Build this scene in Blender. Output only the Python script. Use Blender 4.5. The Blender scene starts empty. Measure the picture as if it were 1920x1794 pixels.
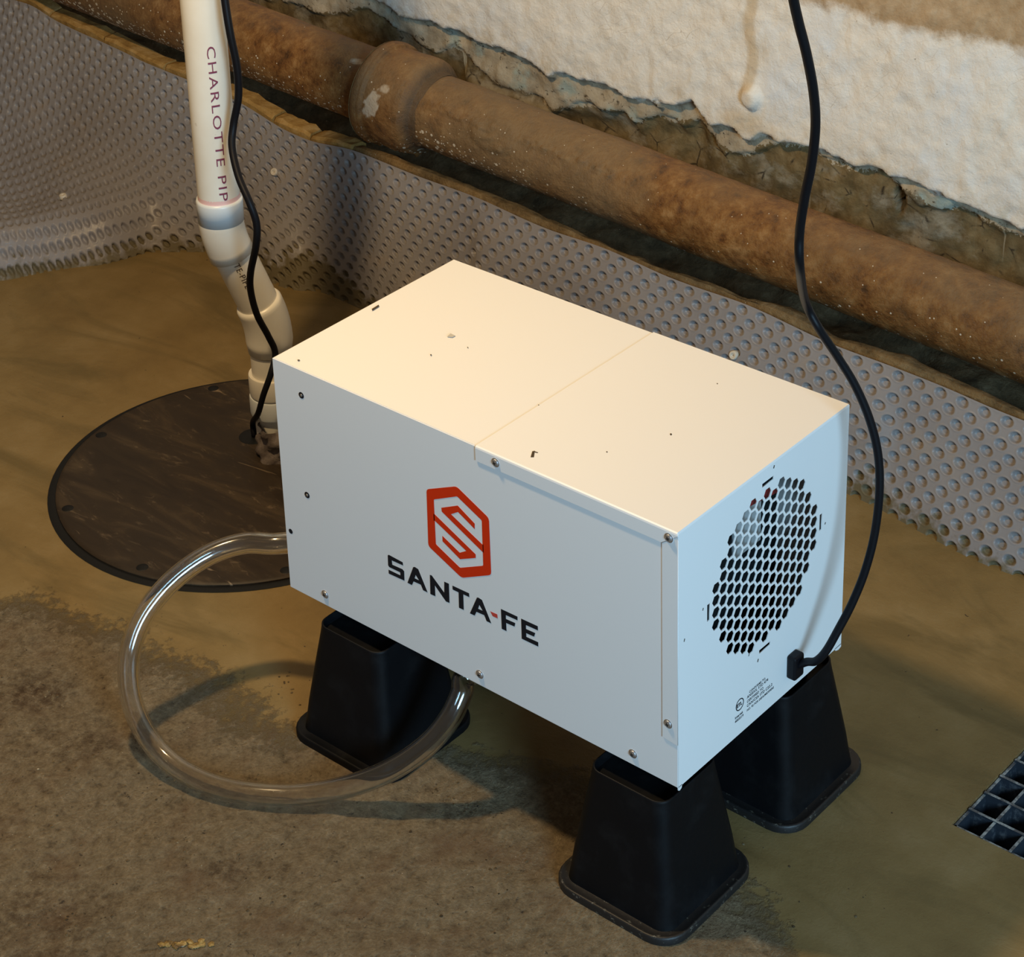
import bpy, bmesh, math, random
import numpy as np
from mathutils import Vector, Matrix, Euler, geometry

random.seed(7)
rng = np.random.default_rng(11)
S = bpy.context.scene
COL = S.collection

# ------------------------------------------------------------------ camera
CAM = np.array([1.71567644, -1.52763362, 1.77330378])
ROT = Euler((1.17298530, 0.0280054538, 0.705150464), 'XYZ')
FPX, CX, CY = 4164.36, 960.0, 185.9
cd = bpy.data.cameras.new('camera'); cam = bpy.data.objects.new('camera', cd); COL.objects.link(cam)
cam.location = CAM; cam.rotation_euler = ROT
cd.sensor_fit = 'HORIZONTAL'; cd.sensor_width = 36.0; cd.lens = FPX / 1920 * 36
cd.shift_x = (960 - CX) / 1920; cd.shift_y = -(897 - CY) / 1920
cd.clip_start = 0.05; cd.clip_end = 50
S.camera = cam
MR = np.array(ROT.to_matrix())

# ------------------------------------------------------------------ light
S.view_settings.view_transform = 'Standard'; S.view_settings.look = 'None'
S.view_settings.exposure = 0.0; S.view_settings.gamma = 1.0; S.view_settings.use_curve_mapping = False
W = bpy.data.worlds.new('basement_air'); S.world = W; W.use_nodes = True
W.node_tree.nodes['Background'].inputs[0].default_value = (1.0, 0.80, 0.60, 1)
W.node_tree.nodes['Background'].inputs[1].default_value = 0.12
LAMP = (-0.17, -0.262, 1.75)
ld = bpy.data.lights.new('ceiling_bulb', 'POINT'); ld.energy = 70; ld.color = (1.0, 0.71, 0.37); ld.shadow_soft_size = 0.05
lo = bpy.data.objects.new('ceiling_bulb', ld); COL.objects.link(lo); lo.location = LAMP
def area(name, loc, target, size, energy, color):
    d = bpy.data.lights.new(name, 'AREA'); d.shape = 'DISK'; d.size = size; d.energy = energy; d.color = color
    o = bpy.data.objects.new(name, d); COL.objects.link(o); o.location = loc
    o.rotation_euler = (Vector(target) - Vector(loc)).to_track_quat('-Z', 'Y').to_euler()
    return o
area('work_light', (3.35, -1.55, 1.45), (0.5, 0.2, 0.2), 1.1, 108, (0.43, 0.74, 1.0))

# ------------------------------------------------------------------ pixel helpers (points get real depths)
def ray(px, py):
    return MR @ np.array([(px - CX) / FPX, -(py - CY) / FPX, -1.0])
def atz(px, py, z=0.0):
    d = ray(px, py); return CAM + (z - CAM[2]) / d[2] * d
def aty(px, py, y):
    d = ray(px, py); return CAM + (y - CAM[1]) / d[1] * d
def atx(px, py, x):
    d = ray(px, py); return CAM + (x - CAM[0]) / d[0] * d
def atd(px, py, dist):
    d = ray(px, py); d = d / np.linalg.norm(d); return CAM + dist * d
def proj(P):
    q = MR.T @ (np.array(P) - CAM); return CX + FPX * q[0] / -q[2], CY - FPX * q[1] / -q[2]

# ------------------------------------------------------------------ noise
def vnoise2(x, y, seed=0):
    r = np.random.default_rng(seed).random((256, 256))
    xi = np.floor(x).astype(int); yi = np.floor(y).astype(int)
    fx = x - xi; fy = y - yi; fx = fx * fx * (3 - 2 * fx); fy = fy * fy * (3 - 2 * fy)
    a = r[yi % 256, xi % 256]; b = r[yi % 256, (xi + 1) % 256]
    c = r[(yi + 1) % 256, xi % 256]; d = r[(yi + 1) % 256, (xi + 1) % 256]
    return (a * (1 - fx) + b * fx) * (1 - fy) + (c * (1 - fx) + d * fx) * fy - 0.5
def fbm(x, y, seed=0, octaves=4, gain=0.5):
    s = 0; a = 1.0
    for k in range(octaves):
        s = s + a * vnoise2(x * 2 ** k + 17.3 * k, y * 2 ** k + 5.1 * k, seed + k); a *= gain
    return s
def sstep(a, b, x):
    t = np.clip((x - a) / (b - a), 0, 1); return t * t * (3 - 2 * t)

# ------------------------------------------------------------------ object helpers
def link(name, me, mat=None, parent=None):
    o = bpy.data.objects.new(name, me); COL.objects.link(o)
    if mat: me.materials.append(mat)
    if parent: o.parent = parent
    return o
def thing(name, label, cat, loc=(0, 0, 0), rz=0, group=None):
    o = bpy.data.objects.new(name, None); COL.objects.link(o); o.location = loc; o.rotation_euler = (0, 0, rz)
    o.empty_display_size = 0.05
    return tag(o, label, cat, group)
def tag(o, label=None, cat=None, group=None, kind=None):
    if label: o['label'] = label
    if cat: o['category'] = cat
    if group: o['group'] = group
    if kind: o['kind'] = kind
    return o
def mesh(name, verts, faces, smooth=False):
    me = bpy.data.meshes.new(name); me.from_pydata([tuple(map(float, v)) for v in verts], [], faces); me.update()
    if smooth: me.shade_smooth()
    return me
def gridmesh(name, P, smooth=True, keep=None, wrap=False):
    """P: (R, C, 3) array"""
    R_, C_ = P.shape[:2]
    i = np.arange(R_ - 1)[:, None]; j = np.arange(C_ if wrap else C_ - 1)[None, :]
    jn = (j + 1) % C_
    f = np.stack([i * C_ + j, i * C_ + jn, (i + 1) * C_ + jn, (i + 1) * C_ + j], -1).reshape(-1, 4)
    if keep is not None: f = f[keep.reshape(-1)]
    me = bpy.data.meshes.new(name)
    me.vertices.add(R_ * C_); me.vertices.foreach_set('co', P.reshape(-1).astype(np.float32))
    me.loops.add(f.size); me.loops.foreach_set('vertex_index', f.reshape(-1).astype(np.int32))
    me.polygons.add(len(f)); me.polygons.foreach_set('loop_start', (np.arange(len(f)) * 4).astype(np.int32))
    me.polygons.foreach_set('loop_total', np.full(len(f), 4, np.int32))
    me.update(calc_edges=True)
    if smooth: me.shade_smooth()
    return me
def addattr(me, name, arr):
    a = me.attributes.new(name, 'FLOAT', 'POINT'); a.data.foreach_set('value', arr.reshape(-1).astype(np.float32))
def bm_mesh(name, bm, smooth=False):
    me = bpy.data.meshes.new(name); bm.normal_update(); bm.to_mesh(me); bm.free()
    if smooth: me.shade_smooth()
    return me
def box_me(name, lo, hi, bev=0.0, seg=2):
    bm = bmesh.new(); bmesh.ops.create_cube(bm, size=1)
    lo = Vector(lo); hi = Vector(hi); c = (lo + hi) / 2; s = hi - lo
    for v in bm.verts: v.co = Vector((v.co.x * s.x + c.x, v.co.y * s.y + c.y, v.co.z * s.z + c.z))
    if bev: bmesh.ops.bevel(bm, geom=bm.edges[:] , offset=bev, segments=seg, affect='EDGES', profile=0.5)
    return bm_mesh(name, bm)
def catmull(pts, n=12):
    P = np.array(pts, float); P = np.vstack([2 * P[0] - P[1], P, 2 * P[-1] - P[-2]]); out = []
    for k in range(1, len(P) - 2):
        for t in np.linspace(0, 1, n, endpoint=False):
            a, b, c, d = P[k - 1], P[k], P[k + 1], P[k + 2]
            out.append(0.5 * ((2 * b) + (c - a) * t + (2 * a - 5 * b + 4 * c - d) * t * t + (3 * b - a - 3 * c + d) * t ** 3))
    out.append(P[-2]); return np.array(out)
def frames(path):
    T = np.gradient(path, axis=0); T /= np.linalg.norm(T, axis=1)[:, None]
    n = np.cross(T[0], [0, 0, 1.0]);
    if np.linalg.norm(n) < 1e-3: n = np.cross(T[0], [1.0, 0, 0])
    N = [n / np.linalg.norm(n)]
    for k in range(1, len(path)):
        v = N[-1] - T[k] * np.dot(N[-1], T[k]); N.append(v / np.linalg.norm(v))
    N = np.array(N); return T, N, np.cross(T, N)
def tube_me(name, path, r, seg=20, caps=True, smooth=True):
    path = np.array(path, float); r = np.broadcast_to(np.asarray(r, float), (len(path),))
    T, N, B = frames(path); a = np.linspace(0, 2 * np.pi, seg, endpoint=False)
    P = path[:, None] + r[:, None, None] * (np.cos(a)[None, :, None] * N[:, None] + np.sin(a)[None, :, None] * B[:, None])
    V = P.reshape(-1, 3).tolist(); F = []
    for i in range(len(path) - 1):
        for j in range(seg): F.append((i * seg + j, i * seg + (j + 1) % seg, (i + 1) * seg + (j + 1) % seg, (i + 1) * seg + j))
    if caps: F.append(tuple(range(seg))[::-1]); F.append(tuple((len(path) - 1) * seg + j for j in range(seg)))
    me = mesh(name, V, F, smooth)
    bm = bmesh.new(); bm.from_mesh(me); bmesh.ops.recalc_face_normals(bm, faces=bm.faces); bm.to_mesh(me); bm.free()
    return me
def lathe_me(name, prof, seg=48, axis=((0, 0, 0), (0, 0, 1)), smooth=True):
    """prof: (dist along axis, radius)"""
    o = np.array(axis[0], float); d = np.array(axis[1], float); d /= np.linalg.norm(d)
    n = np.cross(d, [0, 0, 1.0]) if abs(d[2]) < 0.99 else np.array([1.0, 0, 0]); n /= np.linalg.norm(n); b = np.cross(d, n)
    V = []; F = []
    for (h, r) in prof:
        for k in range(seg):
            a = 2 * math.pi * k / seg; V.append(o + d * h + r * (math.cos(a) * n + math.sin(a) * b))
    for i in range(len(prof) - 1):
        for j in range(seg): F.append((i * seg + j, i * seg + (j + 1) % seg, (i + 1) * seg + (j + 1) % seg, (i + 1) * seg + j))
    me = mesh(name, V, F, smooth)
    bm = bmesh.new(); bm.from_mesh(me); bmesh.ops.remove_doubles(bm, verts=bm.verts, dist=1e-6)
    bmesh.ops.recalc_face_normals(bm, faces=bm.faces); bm.to_mesh(me); bm.free()
    if smooth:
        me.shade_smooth()
        try: me.set_sharp_from_angle(angle=math.radians(38))
        except Exception: pass
    return me
def shape_me(name, loops, depth, mapper, both=True):
    """flat shape from outer + hole loops (2D), filled by a curve, mapped to 3D by mapper(u, v, w)"""
    cu = bpy.data.curves.new(name, 'CURVE'); cu.dimensions = '2D'; cu.fill_mode = 'BOTH'; cu.extrude = depth / 2
    for L in loops:
        sp = cu.splines.new('POLY'); sp.points.add(len(L) - 1); sp.use_cyclic_u = True
        for p, q in zip(sp.points, L): p.co = (q[0], q[1], 0, 1)
    o = bpy.data.objects.new(name, cu); COL.objects.link(o)
    dg = bpy.context.evaluated_depsgraph_get(); dg.update()
    me = bpy.data.meshes.new_from_object(o.evaluated_get(dg)); me.name = name
    bpy.data.objects.remove(o); bpy.data.curves.remove(cu)
    for v in me.vertices: v.co = Vector(mapper(v.co.x, v.co.y, v.co.z + depth / 2))
    me.materials.clear()
    return me
def text_me(name, body, size, mapper, spacing=1.0, offset=0.0, sub=0.0, align='LEFT', xs=1.0):
    cu = bpy.data.curves.new(name, 'FONT'); cu.body = body; cu.size = size; cu.space_character = spacing
    cu.align_x = align; cu.offset = offset; cu.resolution_u = 3
    o = bpy.data.objects.new(name, cu); COL.objects.link(o)
    dg = bpy.context.evaluated_depsgraph_get(); dg.update()
    me = bpy.data.meshes.new_from_object(o.evaluated_get(dg)); me.name = name
    bpy.data.objects.remove(o); bpy.data.curves.remove(cu)
    if sub:
        bm = bmesh.new(); bm.from_mesh(me); bmesh.ops.triangulate(bm, faces=bm.faces)
        for _ in range(3):
            es = [e for e in bm.edges if e.calc_length() > sub]
            if not es: break
            bmesh.ops.subdivide_edges(bm, edges=es, cuts=1)
        bm.to_mesh(me); bm.free()
    for v in me.vertices: v.co = Vector(mapper(v.co.x * xs, v.co.y, 0))
    me.materials.clear()
    return me

# ------------------------------------------------------------------ materials
def mat(name, rough=0.5, color=(0.5, 0.5, 0.5), metal=0.0, spec=0.5, build=None):
    m = bpy.data.materials.new(name); m.use_nodes = True; nt = m.node_tree
    b = nt.nodes['Principled BSDF']; b.inputs['Base Color'].default_value = (*color, 1)
    b.inputs['Roughness'].default_value = rough; b.inputs['Metallic'].default_value = metal
    b.inputs['Specular IOR Level'].default_value = spec
    if build: build(NT(nt, b))
    return m
class NT:
    def __init__(s, nt, b): s.nt = nt; s.b = b; s.N = nt.nodes; s.L = nt.links
    def node(s, t, **kw):
        n = s.N.new(t)
        for k, v in kw.items(): setattr(n, k, v)
        return n
    def set(s, n, k, v):
        if isinstance(v, bpy.types.NodeSocket): s.L.new(v, n.inputs[k])
        else: n.inputs[k].default_value = v
    def obj(s, scale=(1, 1, 1), loc=(0, 0, 0)):
        t = s.node('ShaderNodeTexCoord'); m = s.node('ShaderNodeMapping'); s.L.new(t.outputs['Object'], m.inputs[0])
        m.inputs['Scale'].default_value = scale; m.inputs['Location'].default_value = loc; return m.outputs[0]
    def noise(s, scale, detail=4, rough=0.55, vec=None, dist=0.0):
        n = s.node('ShaderNodeTexNoise'); n.inputs['Scale'].default_value = scale; n.inputs['Detail'].default_value = detail
        n.inputs['Roughness'].default_value = rough; n.inputs['Distortion'].default_value = dist
        s.L.new(vec if vec is not None else s.obj(), n.inputs['Vector']); return n.outputs['Fac']
    def voro(s, scale, vec=None, feature='F1', out='Distance', rnd=1.0):
        n = s.node('ShaderNodeTexVoronoi'); n.feature = feature; n.inputs['Scale'].default_value = scale
        n.inputs['Randomness'].default_value = rnd
        s.L.new(vec if vec is not None else s.obj(), n.inputs['Vector']); return n.outputs[out]
    def ramp(s, fac, stops, interp='LINEAR'):
        r = s.node('ShaderNodeValToRGB'); r.color_ramp.interpolation = interp; e = r.color_ramp.elements
        while len(e) > 1: e.remove(e[-1])
        for k, (p, c) in enumerate(stops):
            el = e[0] if k == 0 else e.new(p); el.position = p
            el.color = (*c, 1) if isinstance(c, tuple) else (c, c, c, 1)
        s.L.new(fac, r.inputs[0]); return r.outputs[0]
    def mix(s, fac, a, b, mode='MIX'):
        n = s.node('ShaderNodeMix'); n.data_type = 'RGBA'; n.blend_type = mode
        s.set(n, 0, fac)
        for k, v in ((6, a), (7, b)):
            if isinstance(v, tuple): n.inputs[k].default_value = (*v, 1)
            else: s.L.new(v, n.inputs[k])
        return n.outputs[2]
    def math(s, op, a, b=0.0, clamp=False):
        n = s.node('ShaderNodeMath', operation=op); n.use_clamp = clamp; s.set(n, 0, a); s.set(n, 1, b); return n.outputs[0]
    def mr(s, v, a, b, c=0.0, d=1.0, smooth=False):
        n = s.node('ShaderNodeMapRange'); n.clamp = True
        if smooth: n.interpolation_type = 'SMOOTHSTEP'
        s.set(n, 0, v); n.inputs[1].default_value = a; n.inputs[2].default_value = b; n.inputs[3].default_value = c; n.inputs[4].default_value = d
        return n.outputs[0]
    def attr(s, name):
        n = s.node('ShaderNodeAttribute'); n.attribute_name = name; return n.outputs['Fac']
    def xyz(s):
        t = s.node('ShaderNodeTexCoord'); x = s.node('ShaderNodeSeparateXYZ'); s.L.new(t.outputs['Object'], x.inputs[0]); return x.outputs
    def bump(s, h, strength=0.4, dist=0.002, prev=None):
        n = s.node('ShaderNodeBump'); n.inputs['Strength'].default_value = strength; n.inputs['Distance'].default_value = dist
        s.L.new(h, n.inputs['Height'])
        if prev is not None: s.L.new(prev, n.inputs['Normal'])
        return n.outputs[0]
    def out(s, col=None, rough=None, nrm=None):
        if col is not None: s.L.new(col, s.b.inputs['Base Color'])
        if rough is not None: s.L.new(rough, s.b.inputs['Roughness'])
        if nrm is not None: s.L.new(nrm, s.b.inputs['Normal'])

SILT = (0.215, 0.145, 0.054)
def b_floor(n):
    g = n.attr('grit')                                    # 0 smooth silt .. 1 rough gritty slab
    n1 = n.noise(9, 6, 0.6); n2 = n.noise(75, 6, 0.72); n3 = n.noise(260, 4, 0.75); n4 = n.noise(3, 3, 0.5)
    gm = n.mr(n.math('ADD', g, n.math('MULTIPLY', n.math('SUBTRACT', n2, 0.5), 0.9)), 0.30, 0.72, smooth=True)
    silt = n.ramp(n1, [(0.30, (0.175, 0.115, 0.041)), (0.5, SILT), (0.72, (0.255, 0.180, 0.078))])
    swirl = n.noise(2.2, 5, 0.6, n.obj((1, 2.6, 1)), 1.6)
    silt = n.mix(n.mr(swirl, 0.50, 0.66), silt, (0.150, 0.104, 0.038))
    grit = n.ramp(n2, [(0.30, (0.095, 0.065, 0.032)), (0.44, (0.235, 0.172, 0.095)), (0.60, (0.32, 0.245, 0.145)), (0.78, (0.44, 0.36, 0.24))])
    grit = n.mix(n.mr(n3, 0.35, 0.75), n.mix(0.55, grit, (0.07, 0.052, 0.032)), grit)
    grit = n.mix(n.mr(n1, 0.52, 0.70), grit, n.mix(0.6, grit, (0.14, 0.075, 0.035)))
    spots = n.mr(n.noise(85, 5, 0.75, n.obj((1, 1, 1), (3, 1, 0))), 0.635, 0.68)
    grit = n.mix(n.math('MULTIPLY', spots, 0.85), grit, (0.028, 0.020, 0.013))
    grit = n.mix(n.math('MULTIPLY', n.attr('stain'), n.mr(n2, 0.40, 0.58, 1.0, 0.25)), grit, (0.060, 0.032, 0.013))
    col = n.mix(gm, silt, grit)
    few = n.mr(n.noise(80, 3, 0.7, n.obj((1, 1, 1), (9, 4, 0))), 0.715, 0.74)
    col = n.mix(few, col, (0.035, 0.022, 0.012))
    lights = n.math('LESS_THAN', n.voro(95), 0.055)
    lights = n.math('MULTIPLY', lights, n.math('GREATER_THAN', n.noise(14, 2), 0.55))
    col = n.mix(n.math('MULTIPLY', lights, gm), col, (0.50, 0.44, 0.33))
    h = n.math('ADD', n.math('MULTIPLY', n2, 1.0), n.math('MULTIPLY', n3, 0.55))
    hs = n.math('MULTIPLY', h, n.mr(gm, 0, 1, 0.10, 1.0))
    nrm = n.bump(hs, 1.0, 0.0065)
    scr = n.noise(28, 3, 0.6, n.obj((1, 3.5, 1)), 1.2)
    nrm = n.bump(n.mr(scr, 0.60, 0.70), 0.12, 0.002, nrm)
    n.out(col, n.mr(gm, 0, 1, 0.62, 0.85), nrm)
M_floor = mat('wet_silt_and_concrete', spec=0.35, build=b_floor)

def b_wall(n):
    a = n.attr('paint')           # metres above (+) / below (-) the lower edge of the white coat
    t = n.attr('upper')           # metres below the bare band above the white coat
    ex = n.attr('expose')
    nf = n.noise(120, 6, 0.7); nm = n.noise(30, 6, 0.65); nl = n.noise(6, 4, 0.6)
    aj = n.math('ADD', a, n.math('MULTIPLY', n.math('SUBTRACT', nf, 0.5), 0.022))
    aj = n.math('ADD', aj, n.math('MULTIPLY', n.math('SUBTRACT', nm, 0.5), 0.030))
    conc = n.ramp(nm, [(0.25, (0.085, 0.055, 0.022)), (0.45, (0.175, 0.118, 0.050)), (0.62, (0.26, 0.185, 0.090)), (0.8, (0.36, 0.275, 0.16))])
    conc = n.mix(n.mr(nl, 0.42, 0.62), conc, n.mix(0.65, conc, (0.085, 0.065, 0.034)))
    lt = n.noise(11, 5, 0.65, n.obj((1, 1, 1.4), (4, 2, 1)))
    conc = n.mix(n.math('MULTIPLY', n.mr(lt, 0.53, 0.66), 0.75), conc, (0.36, 0.31, 0.225))
    crack = n.mr(n.voro(16, n.obj((1, 1, 1.2)), 'DISTANCE_TO_EDGE'), 0.0, 0.035, 1, 0)
    conc = n.mix(n.math('MULTIPLY', crack, n.mr(nm, 0.5, 0.6)), conc, (0.03, 0.02, 0.012))
    runs = n.noise(1, 3, 0.6, n.obj((60, 1, 2.0)))
    runm = n.math('MULTIPLY', n.mr(runs, 0.64, 0.72), n.mr(nl, 0.45, 0.6))
    conc = n.mix(runm, conc, (0.48, 0.42, 0.30))
    plaster = n.ramp(nm, [(0.3, (0.30, 0.235, 0.155)), (0.55, (0.46, 0.375, 0.26)), (0.8, (0.58, 0.50, 0.38))])
    plaster = n.mix(n.mr(n.noise(14, 4, 0.6, n.obj((1, 1, 1), (7, 0, 2))), 0.52, 0.64), plaster, (0.36, 0.40, 0.34))
    plaster = n.mix(n.mr(n.noise(52, 6, 0.75, n.obj((1, 1, 1), (0, 0, 4)), 0.8), 0.36, 0.42, 0.9, 0), plaster, (0.07, 0.050, 0.030))
    pj = n.math('ADD', n.attr('plaster'), n.math('MULTIPLY', n.math('SUBTRACT', nf, 0.5), 0.025))
    pj = n.math('ADD', pj, n.math('MULTIPLY', n.math('SUBTRACT', nm, 0.5), 0.03))
    low = n.mix(n.math('GREATER_THAN', pj, 0.0), conc, plaster)
    white = n.ramp(nm, [(0.25, (0.72, 0.66, 0.57)), (0.5, (0.85, 0.79, 0.70)), (0.8, (0.90, 0.86, 0.79))])
    white = n.mix(n.mr(nl, 0.5, 0.68), white, (0.80, 0.80, 0.79))
    pits = n.mr(n.noise(85, 4, 0.8, n.obj((1, 1, 1.2), (2, 0, 5))), 0.675, 0.71)
    white = n.mix(n.math('MULTIPLY', pits, 0.8), white, (0.22, 0.17, 0.12))
    fine = n.mr(n.voro(34, n.obj((1.0, 1, 1.5)), 'DISTANCE_TO_EDGE'), 0.0, 0.016, 1, 0)
    white = n.mix(n.math('MULTIPLY', fine, n.mr(n.noise(9, 3, 0.5, n.obj((1, 1, 1), (1, 5, 0))), 0.50, 0.62, 0, 0.55)), white, (0.42, 0.34, 0.25))
    white = n.mix(n.math('MULTIPLY', n.attr('drip'), 0.75), white, (0.62, 0.47, 0.29))
    near = n.math('MULTIPLY', n.mr(a, 0.0, 0.07, 1, 0), n.mr(nm, 0.45, 0.62))
    white = n.mix(n.math('MULTIPLY', near, 0.75), white, (0.60, 0.47, 0.30))
    ed = n.mr(aj, 0.0, 0.007, 1, 0)
    white = n.mix(n.math('MULTIPLY', ed, 0.55), white, (0.26, 0.23, 0.20))  # edge shading put into the colour along the coat's lower edge
    col = n.mix(n.math('GREATER_THAN', aj, 0.0), low, white)
    tan = n.ramp(nm, [(0.3, (0.36, 0.24, 0.13)), (0.55, (0.50, 0.36, 0.22)), (0.8, (0.62, 0.50, 0.36))])
    tj = n.math('ADD', t, n.math('MULTIPLY', n.math('SUBTRACT', nm, 0.5), 0.05))
    col = n.mix(n.mr(tj, -0.012, 0.008, 1, 0), col, tan)
    col = n.mix(n.attr('hole'), col, (0.012, 0.008, 0.005))
    h = n.math('ADD', n.math('MULTIPLY', nm, 0.7), n.math('MULTIPLY', nf, 0.8))
    n.out(col, None, n.bump(h, 0.55, 0.0035))
M_wall = mat('flaking_white_coat_on_concrete', rough=0.88, spec=0.2, build=b_wall)

def b_foot(n):
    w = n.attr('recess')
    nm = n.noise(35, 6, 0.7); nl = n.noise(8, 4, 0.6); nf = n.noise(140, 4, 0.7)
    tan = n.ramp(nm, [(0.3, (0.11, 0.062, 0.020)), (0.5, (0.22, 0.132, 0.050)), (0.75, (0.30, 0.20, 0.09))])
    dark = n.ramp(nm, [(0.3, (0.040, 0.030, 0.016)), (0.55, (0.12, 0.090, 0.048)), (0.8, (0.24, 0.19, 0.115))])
    col = n.mix(n.mr(n.math('ADD', w, n.math('MULTIPLY', n.math('SUBTRACT', nl, 0.5), 0.5)), 0.3, 0.6), tan, dark)  # darker colour towards the recess behind the ledge
    spk = n.math('MULTIPLY', n.math('LESS_THAN', n.voro(120), 0.09), n.math('GREATER_THAN', n.noise(10, 2), 0.56))
    col = n.mix(spk, col, (0.40, 0.36, 0.28))
    h = n.math('ADD', nm, n.math('MULTIPLY', nf, 0.4))
    n.out(col, None, n.bump(h, 0.8, 0.006))
M_foot = mat('footing_concrete', rough=0.8, spec=0.25, build=b_foot)
M_brick = mat('orange_brown_ledge_masonry', rough=0.8, spec=0.2, build=lambda n: n.out(
    n.ramp(n.noise(30, 6, 0.7), [(0.3, (0.22, 0.115, 0.030)), (0.5, (0.37, 0.22, 0.068)), (0.72, (0.48, 0.32, 0.14))]), None,
    n.bump(n.noise(60, 5, 0.7), 0.6, 0.004)))

def b_mem(n):
    md = n.attr('mud')            # metres above the mud line
    nm = n.noise(40, 5, 0.6); nl = n.noise(5, 3, 0.5)
    grey = n.ramp(nl, [(0.3, (0.235, 0.215, 0.210)), (0.7, (0.275, 0.256, 0.252))])
    grey = n.mix(n.mr(n.noise(18, 4, 0.6), 0.55, 0.7, 0, 0.35), grey, (0.33, 0.26, 0.19))
    m = n.math('ADD', md, n.math('MULTIPLY', n.math('SUBTRACT', nm, 0.5), 0.10))
    m = n.math('SUBTRACT', m, n.math('MULTIPLY', n.attr('pit'), 0.022))
    mm = n.mr(m, 0.004, 0.022, 1, 0)
    col = n.mix(n.math('MULTIPLY', mm, 0.93), grey, (0.125, 0.098, 0.048))
    n.out(col, n.mr(mm, 0, 1, 0.33, 0.55), n.bump(nm, 0.10, 0.001))
M_mem = mat('grey_dimpled_plastic', rough=0.46, spec=0.22, build=b_mem)

def b_iron(n):
    v = n.obj((1, 1, 1))
    nl = n.noise(7, 5, 0.6, v); nm = n.noise(38, 6, 0.7, v); nf = n.noise(170, 4, 0.7, v)
    col = n.ramp(nm, [(0.30, (0.035, 0.012, 0.003)), (0.43, (0.15, 0.058, 0.012)), (0.56, (0.235, 0.108, 0.028)), (0.74, (0.36, 0.205, 0.080))])
    col = n.mix(n.mr(nl, 0.42, 0.62), col, n.mix(0.55, col, (0.12, 0.060, 0.018)))
    g = n.node('ShaderNodeNewGeometry'); sx = n.node('ShaderNodeSeparateXYZ'); n.L.new(g.outputs['Normal'], sx.inputs[0])
    dust = n.math('MULTIPLY', n.mr(n.math('ADD', sx.outputs[2], n.math('MULTIPLY', n.math('SUBTRACT', nl, 0.5), 1.2)), 0.6, 1.15), 0.35)
    col = n.mix(dust, col, (0.30, 0.20, 0.11))
    col = n.mix(n.mr(n.noise(3.2, 3, 0.5, n.obj((1, 1, 1), (5, 3, 1))), 0.5, 0.66, 0, 0.55), col, (0.20, 0.15, 0.085))
    band = n.attr('speck')
    vd = n.voro(60, n.obj((1, 1, 1), (1, 0, 0))); vd2 = n.voro(120)
    d = n.math('ADD', n.math('MULTIPLY', n.math('SUBTRACT', nl, 0.5), 1.0), band)
    s1 = n.math('LESS_THAN', vd, n.mr(d, 0.0, 0.9, 0.05, 0.24)); s2 = n.math('LESS_THAN', vd2, n.mr(d, 0.05, 0.9, 0.0, 0.30))
    col = n.mix(n.math('MAXIMUM', s1, s2), col, (0.60, 0.52, 0.40))
    col = n.mix(n.attr('patch'), col, (0.46, 0.39, 0.30))
    col = n.mix(n.attr('hub_shade'), col, (0.035, 0.026, 0.020))  # shade at the hub shoulder, painted into the iron colour
    h = n.math('ADD', nm, n.math('MULTIPLY', nf, 0.5))
    n.out(col, n.mr(nm, 0.3, 0.7, 0.50, 0.78), n.bump(h, 0.9, 0.004))
M_iron = mat('rusty_cast_iron', rough=0.65, spec=0.4, build=b_iron)

M_white = mat('white_powder_coated_steel', rough=0.42, color=(0.86, 0.86, 0.86), spec=0.4, build=lambda n: n.out(
    None, None, n.bump(n.noise(900, 2, 0.5), 0.05, 0.0004)))
M_white2 = mat('white_powder_coated_edge', rough=0.42, color=(0.84, 0.84, 0.84), spec=0.4)
M_dark = mat('unlit_interior_black', rough=0.9, color=(0.012, 0.014, 0.016), spec=0.2)
M_black = mat('matt_black_print', rough=0.6, color=(0.008, 0.009, 0.014), spec=0.3)
M_red = mat('red_orange_print', rough=0.45, color=(0.72, 0.035, 0.004), spec=0.3)
M_redp = mat('pale_red_print', rough=0.45, color=(0.62, 0.07, 0.05), spec=0.3)
M_dirt = mat('brown_grime', rough=0.8, color=(0.07, 0.05, 0.03), spec=0.2)
M_grimel = mat('grey_scuff', rough=0.6, color=(0.52, 0.50, 0.45), spec=0.3)
M_screw = mat('zinc_plated_steel', rough=0.42, color=(0.72, 0.74, 0.78), metal=1.0)
M_alu = mat('bare_aluminium', rough=0.45, color=(0.55, 0.60, 0.62), metal=0.6)
M_redlab = mat('dark_red_wire', rough=0.5, color=(0.20, 0.01, 0.01))
def b_riser(n):
    nm = n.noise(22, 5, 0.65); nf = n.noise(260, 3, 0.6)
    col = n.mix(n.mr(nm, 0.52, 0.75, 0, 0.5), (0.0040, 0.0042, 0.0052), (0.013, 0.013, 0.014))
    n.out(col, n.mr(nm, 0.3, 0.7, 0.42, 0.6), n.bump(nf, 0.12, 0.0006))
M_riser = mat('black_moulded_plastic', rough=0.5, spec=0.17, build=b_riser)
M_rsand = mat('black_plastic_with_silt_smears', rough=0.5, spec=0.5, build=lambda n: n.out(
    n.mix(n.mr(n.noise(120, 4, 0.75), 0.60, 0.68, 0, 0.7), (0.012, 0.011, 0.011), (0.17, 0.16, 0.13)), None,
    n.bump(n.noise(160, 4, 0.7), 0.25, 0.001)))
M_cord = mat('black_rubber_cord', rough=0.48, color=(0.005, 0.005, 0.007), spec=0.2)
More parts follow.
